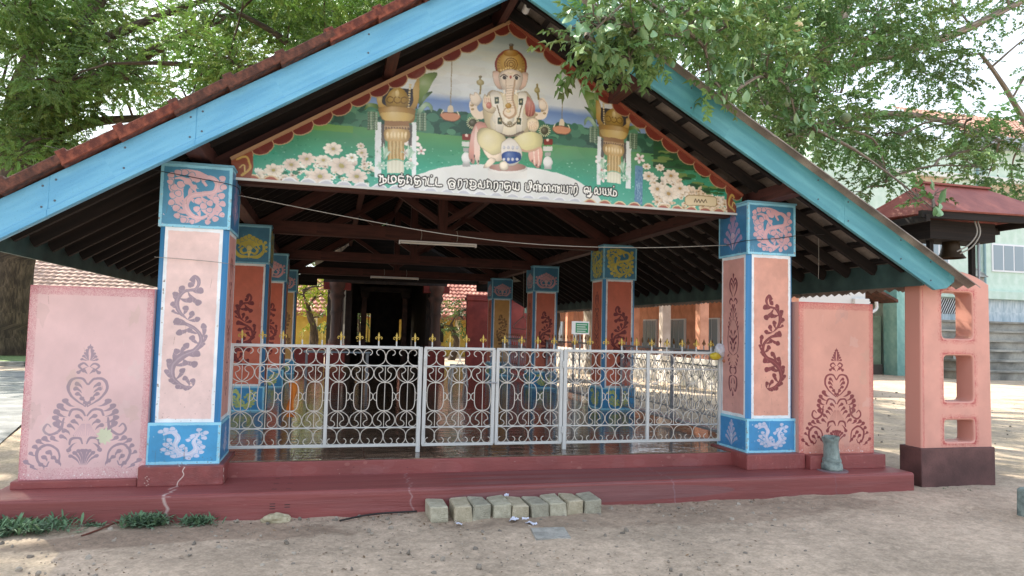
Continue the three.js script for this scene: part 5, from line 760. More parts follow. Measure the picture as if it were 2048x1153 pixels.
const CLUMPS_B = [[-3.9,9.9,-23.5,0.8],[-5.0,12.6,-28.4,0.8],[-3.1,9.3,-22.4,0.8],[-4.5,10.0,-22.9,0.8],[-4.1,10.0,-24.5,0.8],[-1.4,9.2,-23.0,0.8],[-1.7,9.2,-23.6,0.8],[-2.6,10.6,-26.9,0.8],[-4.3,10.4,-27.1,0.8],[-1.6,9.7,-24.6,0.8],[-2.3,11.0,-29.1,0.8],[-4.1,11.7,-27.2,0.8],[-4.2,11.5,-29.6,0.8],[-3.2,10.8,-25.7,0.8],[1.4,13.4,-25.8,0.9],[-2.3,14.1,-30.3,0.9],[-0.5,13.5,-27.4,0.9],[-1.5,12.6,-25.3,0.9],[0.1,15.0,-29.5,0.9],[0.8,11.7,-22.8,0.9],[2.0,12.4,-23.3,0.9],[-2.5,15.3,-31.1,0.9],[-1.3,14.8,-30.3,0.9],[1.2,13.5,-26.3,0.9],[3.4,14.8,-29.1,0.9],[-2.6,13.8,-29.8,0.9],[2.6,12.8,-25.7,0.9],[-2.8,13.9,-29.6,0.9],[-1.7,13.5,-27.4,0.9],[1.9,11.4,-23.3,0.9],[-1.8,13.2,-28.4,0.9],[2.3,14.7,-31.4,0.9],[0.8,11.2,-25.2,0.8],[0.2,13.0,-28.1,0.8],[0.5,11.4,-25.6,0.8],[-0.6,10.3,-22.3,0.8],[0.8,11.5,-25.1,0.8],[-0.1,11.2,-25.1,0.8],[0.8,11.1,-25.1,0.8],[-1.6,12.8,-29.9,0.8],[3.8,15.6,-28.6,0.9],[4.9,13.6,-22.7,0.9],[5.2,14.0,-23.4,0.9],[5.0,15.8,-28.0,0.9],[-5.0,9.0,-25.7,0.6],[-4.2,10.7,-27.8,0.6],[-5.5,9.8,-26.5,0.6],[-3.8,9.2,-24.5,0.6],[14.8,16.8,-29.3,0.9],[9.0,14.3,-23.8,0.9],[9.4,16.0,-26.0,0.9],[10.4,17.3,-28.9,0.9],[11.5,16.7,-27.4,0.9],[-10.0,8.5,-32.8,0.6],[-9.8,9.0,-35.4,0.6],[-11.2,9.5,-38.7,0.6],[-3.0,12.5,-22.9,0.9],[3.4,13.2,-23.8,0.9],[3.6,15.0,-26.1,0.9],[-0.6,11.9,-22.3,0.9],[-2.0,12.1,-22.5,0.9],[-3.3,15.1,-29.0,0.9],[1.8,15.0,-28.1,0.9],[1.2,14.6,-27.5,0.9]];
const CLUMPS_R = [[1.8,3.8,-5.0,0.13],[1.9,4.0,-5.3,0.13],[1.9,4.0,-5.3,0.13],[1.9,4.0,-5.1,0.2],[2.7,4.3,-5.5,0.2],[2.1,4.1,-5.4,0.2],[2.3,4.0,-5.3,0.2],[2.3,4.2,-5.5,0.2],[2.1,4.0,-5.1,0.2],[2.2,3.9,-5.0,0.2],[2.5,4.5,-5.6,0.2],[2.3,4.2,-5.4,0.2],[2.2,4.0,-5.1,0.2],[2.4,4.3,-5.6,0.2],[2.0,3.8,-5.2,0.16],[2.2,3.9,-5.2,0.16],[2.1,3.9,-5.3,0.16],[2.1,3.8,-5.3,0.16],[2.3,3.9,-5.3,0.16],[2.2,3.8,-5.3,0.16],[2.2,3.7,-5.1,0.16],[2.3,3.9,-5.3,0.16],[2.2,3.8,-5.3,0.16],[3.7,5.2,-6.9,0.28],[3.6,4.7,-6.9,0.28],[3.0,4.3,-5.7,0.28],[3.4,4.5,-6.5,0.28],[3.6,4.8,-6.7,0.28],[3.2,4.6,-5.9,0.28],[3.2,4.9,-6.3,0.28],[3.6,4.9,-6.3,0.28],[5.4,5.9,-8.9,0.4],[5.0,5.5,-7.4,0.4],[5.6,5.8,-8.3,0.4],[4.2,4.9,-7.5,0.4],[4.8,5.8,-7.7,0.4],[5.3,5.2,-7.8,0.4],[5.0,5.5,-7.6,0.4],[4.7,5.7,-7.5,0.4],[4.5,4.8,-6.9,0.4],[5.1,5.1,-7.8,0.4],[4.1,5.0,-7.3,0.4],[5.3,5.9,-8.2,0.4],[5.9,5.2,-8.8,0.42],[7.5,6.1,-9.9,0.42],[5.5,5.1,-8.1,0.42],[6.0,5.5,-9.4,0.42],[6.0,5.2,-7.8,0.42],[6.0,4.9,-8.7,0.42],[7.4,5.3,-9.1,0.42],[6.5,4.9,-8.4,0.42],[5.9,5.2,-8.7,0.42],[5.9,5.4,-9.1,0.42],[5.2,5.1,-7.9,0.42],[5.1,4.3,-7.6,0.42],[5.7,5.5,-8.7,0.42],[5.0,4.8,-7.9,0.42],[5.4,4.6,-8.0,0.42],[6.4,5.3,-8.5,0.42],[6.4,4.6,-8.4,0.24],[5.6,3.9,-7.3,0.24],[6.1,4.2,-8.2,0.24],[6.0,4.0,-8.4,0.24],[5.1,4.1,-7.2,0.24],[10.2,5.2,-11.0,0.42],[8.9,5.1,-10.0,0.42],[8.6,4.7,-9.8,0.42],[6.7,4.4,-8.1,0.42],[8.4,4.8,-9.3,0.42],[8.4,4.7,-9.0,0.42],[6.7,4.9,-8.6,0.42],[8.9,5.5,-10.8,0.42],[8.3,4.8,-10.0,0.42],[7.7,3.9,-8.5,0.3],[8.0,4.1,-8.9,0.3],[8.1,3.9,-9.0,0.3],[7.8,3.8,-9.2,0.3],[10.5,8.6,-11.3,0.5],[6.0,6.0,-8.1,0.5],[7.3,5.9,-8.3,0.5],[8.2,6.9,-10.4,0.5],[7.8,6.8,-9.8,0.5],[10.9,8.3,-11.0,0.5],[8.6,6.6,-9.5,0.5],[9.0,6.8,-9.5,0.5],[7.7,6.7,-10.9,0.5],[7.0,6.3,-9.1,0.5],[8.3,6.5,-9.8,0.5],[6.6,6.4,-8.3,0.5],[6.7,6.6,-8.7,0.5],[6.3,6.4,-8.9,0.5],[8.6,6.2,-9.1,0.5],[7.4,6.2,-8.3,0.5],[9.7,5.4,-10.2,0.42],[11.3,6.9,-10.6,0.42],[9.2,4.9,-8.5,0.42],[11.4,6.7,-11.2,0.42],[10.7,6.8,-11.3,0.42],[12.0,6.9,-11.9,0.42],[9.7,6.5,-9.9,0.42],[10.0,6.7,-10.5,0.42],[11.2,5.1,-9.3,0.32],[10.4,5.0,-9.5,0.32],[10.4,4.8,-9.1,0.32],[9.6,4.8,-9.0,0.32],[10.3,5.0,-9.6,0.32],[10.0,5.0,-9.5,0.32],[11.8,4.5,-10.1,0.4],[12.6,4.3,-10.7,0.4],[13.1,4.4,-11.8,0.4],[10.6,4.3,-9.5,0.4],[8.4,3.9,-7.6,0.22],[8.5,4.2,-8.2,0.22],[8.7,4.2,-7.8,0.22],[9.1,4.3,-8.6,0.22],[12.1,8.6,-10.4,0.5],[12.5,7.4,-9.5,0.5],[15.4,9.7,-12.1,0.5],[10.1,7.0,-9.6,0.5],[12.9,8.3,-11.0,0.5],[11.0,8.3,-10.1,0.5],[10.0,7.8,-9.5,0.5],[13.3,8.9,-11.3,0.5],[11.6,8.6,-10.3,0.5],[13.1,6.9,-10.2,0.35],[14.9,7.5,-11.7,0.35],[14.7,7.4,-11.2,0.35],[3.3,3.9,-5.8,0.12],[3.4,3.7,-5.7,0.12],[3.4,3.8,-5.7,0.12],[3.5,3.8,-5.7,0.12],[3.2,4.5,-5.3,0.2],[2.7,4.0,-5.2,0.2],[3.2,4.2,-5.3,0.2],[3.1,4.4,-5.7,0.2],[3.5,4.5,-6.0,0.2],[2.7,4.2,-5.5,0.2],[3.5,4.4,-6.0,0.2],[3.0,4.6,-6.0,0.2],[3.7,4.7,-6.0,0.2],[3.1,4.5,-5.8,0.2],[4.1,4.1,-6.1,0.2],[4.0,4.3,-5.9,0.2],[4.4,4.1,-6.2,0.2],[4.3,4.3,-6.0,0.2],[4.1,4.3,-6.2,0.2],[4.1,4.3,-6.2,0.2],[4.5,3.8,-6.2,0.16],[4.7,3.7,-6.2,0.16],[4.4,3.6,-6.2,0.16],[4.5,3.6,-6.2,0.16],[4.7,3.8,-6.2,0.16],[5.9,2.9,-5.9,0.1],[6.1,3.1,-6.1,0.1]];
// ---------------------------------------------------------------- trees
M.bark = withMap(mottled([58, 48, 40], [108, 92, 76], 8, 130, 256, [2, 0.5], 0.06), 0.95, { bumpScale: 0.02 });
M.barkPale = withMap(mottled([110, 98, 86], [168, 156, 140], 8, 131, 256, [2, 0.5], 0.06), 0.9, { bumpScale: 0.015 });
const leafMat = (tr) => new THREE.MeshPhysicalMaterial({ color: 0xffffff, roughness: 0.55, transmission: tr, thickness: 0, side: THREE.DoubleSide, specularIntensity: 0.5 });
function leafSpray(n, len, ll, lw, seed, droop = 0.3, tri = false) {
  const R = rng(seed), P = [], I = [];
  const leaf = (b, d, s) => {
    const L = ll * (0.7 + R() * 0.6) * s, W = lw * (0.7 + R() * 0.5) * s, side = d.clone().cross(V(0, 1, 0)).normalize(), up = side.clone().cross(d).normalize(), roll = (R() - 0.5) * 1.6, sd = side.multiplyScalar(Math.cos(roll)).addScaledVector(up, Math.sin(roll)), k = P.length / 3, m = b.clone().addScaledVector(d, L * 0.45), tip = b.clone().addScaledVector(d, L); tip.y -= L * 0.2;
    const a = m.clone().addScaledVector(sd, W / 2), c = m.clone().addScaledVector(sd, -W / 2); a.y += W * 0.12; c.y += W * 0.12;
    for (const q of [b, a, tip, c]) P.push(q.x, q.y, q.z); I.push(k, k + 1, k + 2, k, k + 2, k + 3);
  };
  for (let i = 0; i < n; i++) {
    const t = (i + 0.6) / n, a = i * 2.4 + R(), p = V(0, -droop * len * t * t, t * len), d = V(Math.cos(a) * 0.8, Math.sin(a) * 0.35 - 0.25, 0.5 + R() * 0.4).normalize();
    leaf(p, d, 1); if (tri) { leaf(p, V(d.x * 0.4 + d.z * 0.7, d.y - 0.1, d.z * 0.5 - d.x * 0.6).normalize(), 0.8); leaf(p, V(d.x * 0.4 - d.z * 0.7, d.y - 0.1, d.z * 0.5 + d.x * 0.6).normalize(), 0.8); }
  }
  const g = new THREE.BufferGeometry(); g.setIndex(I); g.setAttribute('position', new THREE.Float32BufferAttribute(P, 3)); const q = g.toNonIndexed(); q.computeVertexNormals(); return q;
}
function foliage(parent, clumps, geo, mat, per, size, tint, seed, shell = 0.55) {
  const R = rng(seed); let total = 0; const list = [];
  for (const [x, y, z, r] of clumps) { const n = Math.round(per * Math.pow(r, 2)); total += n; list.push([x, y, z, r, n]); }
  const m = new THREE.InstancedMesh(geo, mat, total), o = new THREE.Object3D(), c = new THREE.Color(), d = V(0, 0, 0); let k = 0;
  for (const [x, y, z, r, n] of list) {
    const tone = 0.75 + R() * 0.5, warm = R(), sx = 0.8 + R() * 0.7, sz = 0.8 + R() * 0.7;
    for (let i = 0; i < n; i++) {
      d.set(R() * 2 - 1, R() * 2 - 1, R() * 2 - 1).normalize(); const q = r * Math.pow(R(), shell) * (0.85 + 0.5 * R());
      o.position.set(x + d.x * q * sx * 1.15, y + d.y * q * 0.72, z + d.z * q * sz * 1.15); o.up.set(0, 1, 0); o.lookAt(o.position.x + d.x + (R() - 0.5) * 1.2, o.position.y + d.y * 0.5 + (R() - 0.5) * 0.9, o.position.z + d.z + (R() - 0.5) * 1.2); o.rotateZ((R() - 0.5) * 1.2);
      o.scale.setScalar(size * (0.55 + R() * 0.85)); o.updateMatrix(); m.setMatrixAt(k, o.matrix); const t = tone * (0.75 + R() * 0.5); c.setRGB(tint[0] * t * (0.85 + 0.45 * warm * R()), tint[1] * t, tint[2] * t); m.setColorAt(k, c); k++;
    }
  }
  m.name = 'foliage'; m.castShadow = m.receiveShadow = true; m.userData.kind = 'stuff'; parent.add(m); return m;
}
// twigs from each clump to the nearest point of the limbs
function twigs(limbs, clumps, r0, seed, maxLen = 9) {
  const R = rng(seed), nodes = limbs.flatMap(([pts]) => new THREE.CatmullRomCurve3(pts.map((p) => V(...p))).getPoints(16)), out = [];
  for (const [x, y, z, r] of clumps) {
    const c = V(x, y, z); let best = null, bd = 1e9; for (const p of nodes) { const d = p.distanceTo(c) + Math.max(0, p.y - c.y) * 0.8; if (d < bd) { bd = d; best = p; } }
    if (bd > maxLen) continue;
    const mid = best.clone().lerp(c, 0.5).add(V((R() - 0.5) * bd * 0.2, bd * 0.1, (R() - 0.5) * bd * 0.2));
    out.push(limb([best.toArray(), mid.toArray(), c.toArray()], [r0, r0 * 0.65, r0 * 0.25], 8, 5, 0.05, seed + out.length));
    for (let k = 0; k < 4; k++) { const e = c.clone().add(V((R() - 0.5) * 2.2 * r, (R() - 0.3) * 1.2 * r, (R() - 0.5) * 2.2 * r)); out.push(limb([mid.clone().lerp(c, 0.5 + R() * 0.4).toArray(), mid.clone().lerp(e, 0.75).add(V(0, 0.1 * r, 0)).toArray(), e.toArray()], [r0 * 0.35, r0 * 0.22, r0 * 0.1], 5, 4, 0, seed + k)); }
    nodes.push(mid, c);
  }
  return mergeGeometries(out);
}
function tree(name, label, group, bark, limbs, clumps, opt) {
  const t = thing(name, label, 'tree', [0, 0, 0], group);
  mesh('trunk', limb(limbs[0][0], limbs[0][1], 30, 14, 0.12, opt.seed), bark, t);
  for (let i = 1; i < limbs.length; i++) mesh('branch', limb(limbs[i][0], limbs[i][1], 22, 8, 0.08, opt.seed + i), bark, t);
  const cr = part('crown', t); mesh('twigs', twigs(limbs, clumps, opt.twig, opt.seed, opt.reach), bark, cr).userData.kind = 'stuff';
  foliage(cr, clumps, opt.geo, opt.mat, opt.per, 1, opt.tint, opt.seed); return [t, cr];
}
const fineLeaf = leafSpray(18, 0.42, 0.1, 0.068, 3, 0.1), fineMat = leafMat(0.5);
tree('shade_tree', 'huge dark-trunked shade tree with fine yellow-green leaves beside the asphalt drive', 'trees behind the hall', M.bark,
  [[[[-12.9, -0.2, -33], [-12.9, 2.5, -33], [-12.8, 5, -33], [-12.6, 7.6, -33]], [1.25, 0.95, 0.9, 0.85]],
   [[[-12.5, 7.0, -33], [-11.5, 10.5, -33], [-10.7, 12.8, -32], [-9.5, 15.6, -32], [-8.6, 18, -32]], [0.62, 0.5, 0.38, 0.26, 0.12]],
   [[[-12.9, 6.8, -33], [-13.2, 10.6, -33.5], [-12.8, 13.4, -34], [-12.2, 17, -34]], [0.6, 0.42, 0.3, 0.14]],
   [[[-11.4, 10.3, -33], [-9.8, 11.6, -32.5], [-8, 12.7, -32], [-5.4, 14.2, -31.5], [-2.5, 15.2, -31]], [0.34, 0.26, 0.2, 0.13, 0.06]],
   [[[-12.2, 8.6, -33], [-10, 9.6, -32], [-7.4, 10.0, -31.5], [-5, 10.6, -31]], [0.3, 0.2, 0.13, 0.05]],
   [[[-13, 6.5, -33], [-15, 9.5, -33], [-17.5, 11.5, -32], [-20, 13.5, -32]], [0.5, 0.34, 0.22, 0.1]],
   [[[-10.8, 12.4, -32], [-8.4, 14.2, -32.5], [-6, 15.8, -33], [-3.5, 17, -33]], [0.26, 0.18, 0.12, 0.05]]],
  [...CLUMPS_A, [-18, 12, -32, 1.4], [-20, 14, -32, 1.5], [-16, 15, -33, 1.5], [-14, 17.5, -33, 1.5], [-10, 18, -32, 1.4], [-6, 17.5, -32, 1.3]], { seed: 11, twig: 0.06, per: 140, geo: fineLeaf, mat: fineMat, tint: [0.2, 0.3, 0.08] });
tree('shade_tree', 'fine-leaved green tree whose branches arch over the left roof slope', 'trees behind the hall', M.bark,
  [[[[0.5, -0.2, -29], [0.3, 4, -29], [-0.2, 8, -28], [-0.6, 10.5, -27]], [0.5, 0.42, 0.34, 0.26]],
   [[[-0.4, 9.2, -27.6], [-3, 10.4, -27], [-5.4, 10.6, -26.5], [-7.6, 10.2, -26]], [0.2, 0.14, 0.1, 0.04]],
   [[[-0.6, 10.2, -27], [-2, 12, -27], [-4.4, 13.2, -27]], [0.2, 0.13, 0.06]], [[[-0.3, 9.6, -27.5], [2, 11.6, -27], [5, 13, -26]], [0.2, 0.14, 0.06]], [[[-0.6, 10.2, -27], [0.6, 13, -27], [1, 15, -27]], [0.2, 0.12, 0.05]]],
  CLUMPS_B, { seed: 23, twig: 0.045, per: 150, geo: fineLeaf, mat: fineMat, tint: [0.22, 0.33, 0.08] });
// near tree with glossy leaves and round fruit, hanging over the right slope
{
  const geo = leafSpray(6, 0.24, 0.074, 0.04, 5, 0.35, true), mat = leafMat(0.32);
  const [t, cr] = tree('fruit_tree', 'leafy wood-apple tree with round pale fruit, hanging over the grey sheet roof', 'trees behind the hall', M.barkPale,
    [[[[7.4, -0.2, -11.6], [7.5, 2.4, -11.5], [7.7, 4.6, -11], [8.1, 6.3, -10.5], [8.7, 7.8, -10.4]], [0.24, 0.2, 0.18, 0.16, 0.13]],
     [[[7.7, 4.6, -11], [6.8, 5.6, -9.6], [5.2, 6.0, -7.8], [3.6, 5.2, -6.2], [2.6, 4.3, -5.4]], [0.1, 0.08, 0.06, 0.035, 0.012]],
     [[[8.1, 6.2, -10.5], [7.2, 6.6, -9.2], [5.8, 6.6, -8], [4.6, 6.4, -7]], [0.09, 0.07, 0.05, 0.02]],
     [[[8.1, 6.2, -10.5], [9.4, 6.6, -10.4], [10.9, 7.2, -10.4], [12.6, 8.1, -10.5]], [0.1, 0.08, 0.07, 0.05]],
     [[[7.8, 5.2, -10.9], [9.0, 5.4, -10], [10.2, 5.2, -9.6], [11.4, 4.9, -9.6]], [0.09, 0.06, 0.04, 0.015]],
     [[[12.9, 5.6, -10.6], [12.3, 6.2, -10.5], [11.9, 6.5, -10.4], [11.5, 6.9, -10.4]], [0.07, 0.05, 0.04, 0.03]],
     [[[8.2, 6.4, -10.5], [7.8, 7.4, -9.4], [6.8, 7.8, -8.6]], [0.08, 0.05, 0.02]]],
    CLUMPS_R, { seed: 37, twig: 0.022, per: 225, geo, mat, tint: [0.17, 0.28, 0.09], reach: 4.5 });
  // the largest leaves, one by one: those that hang before the verge board
  const R = rng(77), mats = [0x7ca272, 0x92b886, 0x68905e, 0xa8c692].map((c) => new THREE.MeshPhysicalMaterial({ color: c, roughness: 0.42, transmission: 0.28, thickness: 0, side: THREE.DoubleSide }));
  const lg = [0, 1, 2].map((k) => { const g = new THREE.PlaneGeometry(0.042, 0.095, 4, 6), p = g.attributes.position; for (let i = 0; i < p.count; i++) { const v = p.getY(i) / 0.095, w = Math.max(0.02, 1.15 * Math.pow(Math.cos(v * 3.05), 0.75)), x = p.getX(i) * w; p.setXYZ(i, x, p.getY(i) - 0.0475, Math.abs(x) * (0.35 + 0.2 * k) - 0.014 * (k + 1) * v * v); } g.computeVertexNormals(); return g; });
  const near = CLUMPS_R.filter((c) => c[2] > -6.3);
  for (let i = 0; i < 300; i++) {
    const c = near[i % near.length], m = mesh('leaf', lg[i % 3], mats[Math.floor(R() * 4)], cr), a = R() * 6.28, q = Math.pow(R(), 0.6) * c[3] * 1.25; m.castShadow = true;
    m.position.set(c[0] + Math.cos(a) * q, c[1] + 0.08 + (R() - 0.5) * c[3] * 1.7, c[2] + Math.sin(a) * q); m.rotation.set((R() - 0.6) * 1.5, R() * 6.28, (R() - 0.5) * 1.3); m.scale.setScalar(0.95 + R() * 0.7);
  }
  const fm = [withMap(mottled([190, 172, 128], [214, 196, 156], 6, 140), 0.8), withMap(mottled([96, 112, 84], [128, 140, 104], 6, 141), 0.8)];
  for (const [x, y, z, k] of [[4.85, 4.98, -6.65, 0], [6.05, 4.28, -7.35, 1], [4.98, 4.26, -7.05, 1], [3.55, 4.32, -6.25, 1], [7.5, 5.0, -8.9, 1]]) { const g = new THREE.SphereGeometry(0.06, 20, 14); const m = mesh('fruit', g, fm[k], t); m.position.set(x, y, z); mesh('fruit_stalk', tube([[0, 0.055, 0], [0.01, 0.1, 0], [0.03, 0.2, 0.02]], 0.005, 6), M.bark, m); }
}

// added canopy out of view, placed to shade yard, roof and hall
{
  const R = rng(61), cl = [];
  for (let i = 0; i < 115; i++) { const left = i > 74, x = left ? -14 + R() * 12.5 : -1 + R() * 15, z = left ? -25 + R() * 16 : -27 + R() * 13, d = Math.hypot(x, z), h = 1.55 + d * 0.52 + 1.4 + R() * 2.6; cl.push([x, h, z, 0.9 + R() * 0.7]); }
  tree('added_canopy_tree', 'added unseen tree behind the hall, its high canopy placed to shade roof and yard', 'trees behind the hall', M.bark,
    [[[[6.3, -0.2, -24.6], [6.2, 4, -24.6], [6.0, 9, -24], [6, 13, -23]], [0.6, 0.5, 0.42, 0.3]], [[[6, 11, -23.4], [3, 13.4, -21], [0.5, 14.4, -19]], [0.24, 0.16, 0.06]], [[[6, 11.6, -23.4], [9, 13.6, -20.5], [12, 14.4, -18]], [0.24, 0.16, 0.06]], [[[6, 12, -23], [6.4, 13.6, -19], [6, 13.6, -16]], [0.22, 0.14, 0.05]], [[[6, 12, -23.4], [8, 15, -25], [10, 17, -26]], [0.22, 0.14, 0.05]], [[[6, 11, -23.5], [0, 14.6, -22], [-6, 15.4, -20], [-11, 15, -18]], [0.26, 0.2, 0.13, 0.05]], [[[0, 14.4, -21.8], [-3, 14, -17], [-6, 12.5, -13]], [0.16, 0.1, 0.04]]],
    cl, { seed: 67, twig: 0.05, per: 90, geo: fineLeaf, mat: fineMat, tint: [0.16, 0.26, 0.06], reach: 12 });
}
// ---------------------------------------------------------------- belfry beside the hall
{
  const b = thing('bell_stand', 'salmon cement bell stand with three rounded openings under a small red hipped roof', 'bell stand', [0, 0, 0]);
  mesh('footing', metreUV(rbox(6.005, 6.965, -0.2, 0.43, -6.5, -6.2, 0.012), 0.8), withMap(mottled([78, 52, 50], [108, 74, 70], 6, 150, 256, [1, 1], 0.05), 0.7), b);
  const x0 = 6.05, x1 = 6.94, s = new THREE.Shape(); s.moveTo(x0, 0.43); s.lineTo(x1, 0.43); s.lineTo(x1 - 0.01, 2.17); s.quadraticCurveTo(6.7, 2.3, 6.45, 2.3); s.quadraticCurveTo(6.2, 2.28, x0 + 0.01, 2.2); s.closePath();
  const rr = (a, c, y0, y1, r) => { const p = new THREE.Path(); p.moveTo(a + r, y0); p.lineTo(c - r, y0); p.quadraticCurveTo(c, y0, c, y0 + r); p.lineTo(c, y1 - r); p.quadraticCurveTo(c, y1, c - r, y1); p.lineTo(a + r, y1); p.quadraticCurveTo(a, y1, a, y1 - r); p.lineTo(a, y0 + r); p.quadraticCurveTo(a, y0, a + r, y0); return p; };
  const holes = [[6.3, 6.735, 1.565, 2.1], [6.32, 6.735, 0.895, 1.42], [6.32, 6.735, 0.47, 0.735]];
  holes.forEach((h, i) => s.holes.push(rr(...h, i === 2 ? 0.06 : 0.075)));
  const g = new THREE.ExtrudeGeometry(s, { depth: 0.19, bevelEnabled: true, bevelSize: 0.018, bevelThickness: 0.018, bevelSegments: 3, curveSegments: 6 }); g.translate(0, 0, -6.435);
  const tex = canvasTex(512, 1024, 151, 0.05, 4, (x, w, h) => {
    const R = rng(9), K = 512 / 0.95, X = (q) => (q - 6.02) * K, Y = (q) => h - (q - 0.4) * (h / 1.95); x.fillStyle = '#d69a8a'; x.fillRect(0, 0, w, h);
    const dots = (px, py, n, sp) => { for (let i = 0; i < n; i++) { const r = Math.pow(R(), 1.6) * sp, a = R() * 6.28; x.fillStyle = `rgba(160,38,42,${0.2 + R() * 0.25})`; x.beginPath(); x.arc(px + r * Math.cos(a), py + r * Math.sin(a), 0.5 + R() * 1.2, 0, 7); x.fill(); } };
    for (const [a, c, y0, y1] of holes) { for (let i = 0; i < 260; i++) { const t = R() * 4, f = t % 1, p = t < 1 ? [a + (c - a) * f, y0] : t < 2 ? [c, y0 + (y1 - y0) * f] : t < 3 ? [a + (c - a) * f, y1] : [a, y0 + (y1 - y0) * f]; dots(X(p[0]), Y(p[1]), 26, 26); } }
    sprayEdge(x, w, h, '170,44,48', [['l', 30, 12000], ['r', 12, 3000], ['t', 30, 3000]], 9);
  });
  const p = g.attributes.position, uv = g.attributes.uv; for (let i = 0; i < p.count; i++) uv.setXY(i, (p.getX(i) - 6.02) / 0.95, (p.getY(i) - 0.4) / 1.95);
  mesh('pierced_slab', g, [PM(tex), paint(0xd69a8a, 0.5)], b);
  const red = withMap(mottled([124, 64, 56], [152, 86, 74], 6, 152, 256, [1, 1], 0.05), 0.6), redLit = red, dark = M.darkWood, zc = -6.33;
  const sheet = (name, q, m) => { const g2 = new THREE.BufferGeometry(), P = q.map((v) => V(...v)), n = P[1].clone().sub(P[0]).cross(P[2].clone().sub(P[0])).normalize().multiplyScalar(-0.018), all = [...P, ...P.map((v) => v.clone().add(n))], k = P.length, I = []; for (let i = 1; i < k - 1; i++) I.push(0, i, i + 1, k, k + i + 1, k + i); for (let i = 0; i < k; i++) { const j = (i + 1) % k; I.push(i, i + k, j, j, i + k, j + k); } g2.setIndex(I); g2.setAttribute('position', new THREE.Float32BufferAttribute(all.flatMap((v) => v.toArray()), 3)); const r = g2.toNonIndexed(); r.computeVertexNormals(); mesh(name, metreUV(r, 1), m, b); };
  sheet('roof_slope', [[5.98, 2.9, zc + 0.42], [7.72, 2.92, zc + 0.42], [7.05, 3.26, zc], [6.16, 3.26, zc]], red); sheet('roof_slope', [[7.72, 2.92, zc - 0.42], [5.7, 2.9, zc - 0.42], [6.16, 3.26, zc], [7.05, 3.26, zc]], red);
  sheet('roof_hip', [[5.7, 2.88, zc - 0.42], [5.98, 2.88, zc + 0.41], [6.15, 3.24, zc]], redLit); sheet('roof_hip', [[7.72, 2.9, zc + 0.42], [7.72, 2.9, zc - 0.42], [7.06, 3.25, zc]], red);
  mesh('ridge_strip', beam(V(6.12, 3.272, zc), V(7.08, 3.272, zc), 0.06, 0.02), red, b);
  for (const [a, c] of [[V(5.8, 2.85, zc + 0.36), V(7.6, 2.87, zc + 0.36)], [V(5.8, 2.85, zc - 0.36), V(7.6, 2.87, zc - 0.36)], [V(5.86, 2.81, zc - 0.4), V(5.86, 2.81, zc + 0.4)], [V(7.2, 2.83, zc - 0.4), V(7.2, 2.83, zc + 0.4)], [V(6.2, 2.79, zc), V(7.2, 2.79, zc)]]) mesh('roof_beam', beam(a, c, 0.05, 0.07), dark, b);
  for (const [px, m] of [[6.83, dark], [6.27, dark]]) mesh('post', beam(V(px, 2.2, zc), V(px, 2.8, zc), 0.05, 0.05, V(1, 0, 0)), m, b);
  mesh('conduit', tube([[6.87, 2.2, zc + 0.05], [6.87, 2.5, zc + 0.05], [6.87, 2.8, zc + 0.05]], 0.012, 6, 6), M.metalGrey, b);
  const bell = new THREE.LatheGeometry([[0.001, 0.24], [0.04, 0.235], [0.08, 0.2], [0.09, 0.12], [0.11, 0.05], [0.145, 0.0], [0.135, 0.0], [0.1, 0.06], [0.001, 0.2]].map((q) => new THREE.Vector2(...q)), 22); bell.translate(6.55, 2.46, zc); mesh('bell', bell, std({ color: 0x3a2c1a, roughness: 0.5, metalness: 0.5 }), b); mesh('dark_fill_box', box(6.12, 6.98, 2.64, 2.84, zc - 0.22, zc + 0.16), dark, b);  // dark box added to fill the black underside and hide the bell
  mesh('cable', tube([[6.55, 2.84, zc + 0.3], [6.56, 2.7, zc + 0.32], [6.47, 2.57, zc + 0.3], [6.36, 2.5, zc + 0.26]], 0.008, 16), M.wire, b); mesh('cable', tube([[6.59, 2.84, zc + 0.3], [6.6, 2.7, zc + 0.32], [6.51, 2.55, zc + 0.3], [6.4, 2.48, zc + 0.26]], 0.008, 16), M.wire, b);
}
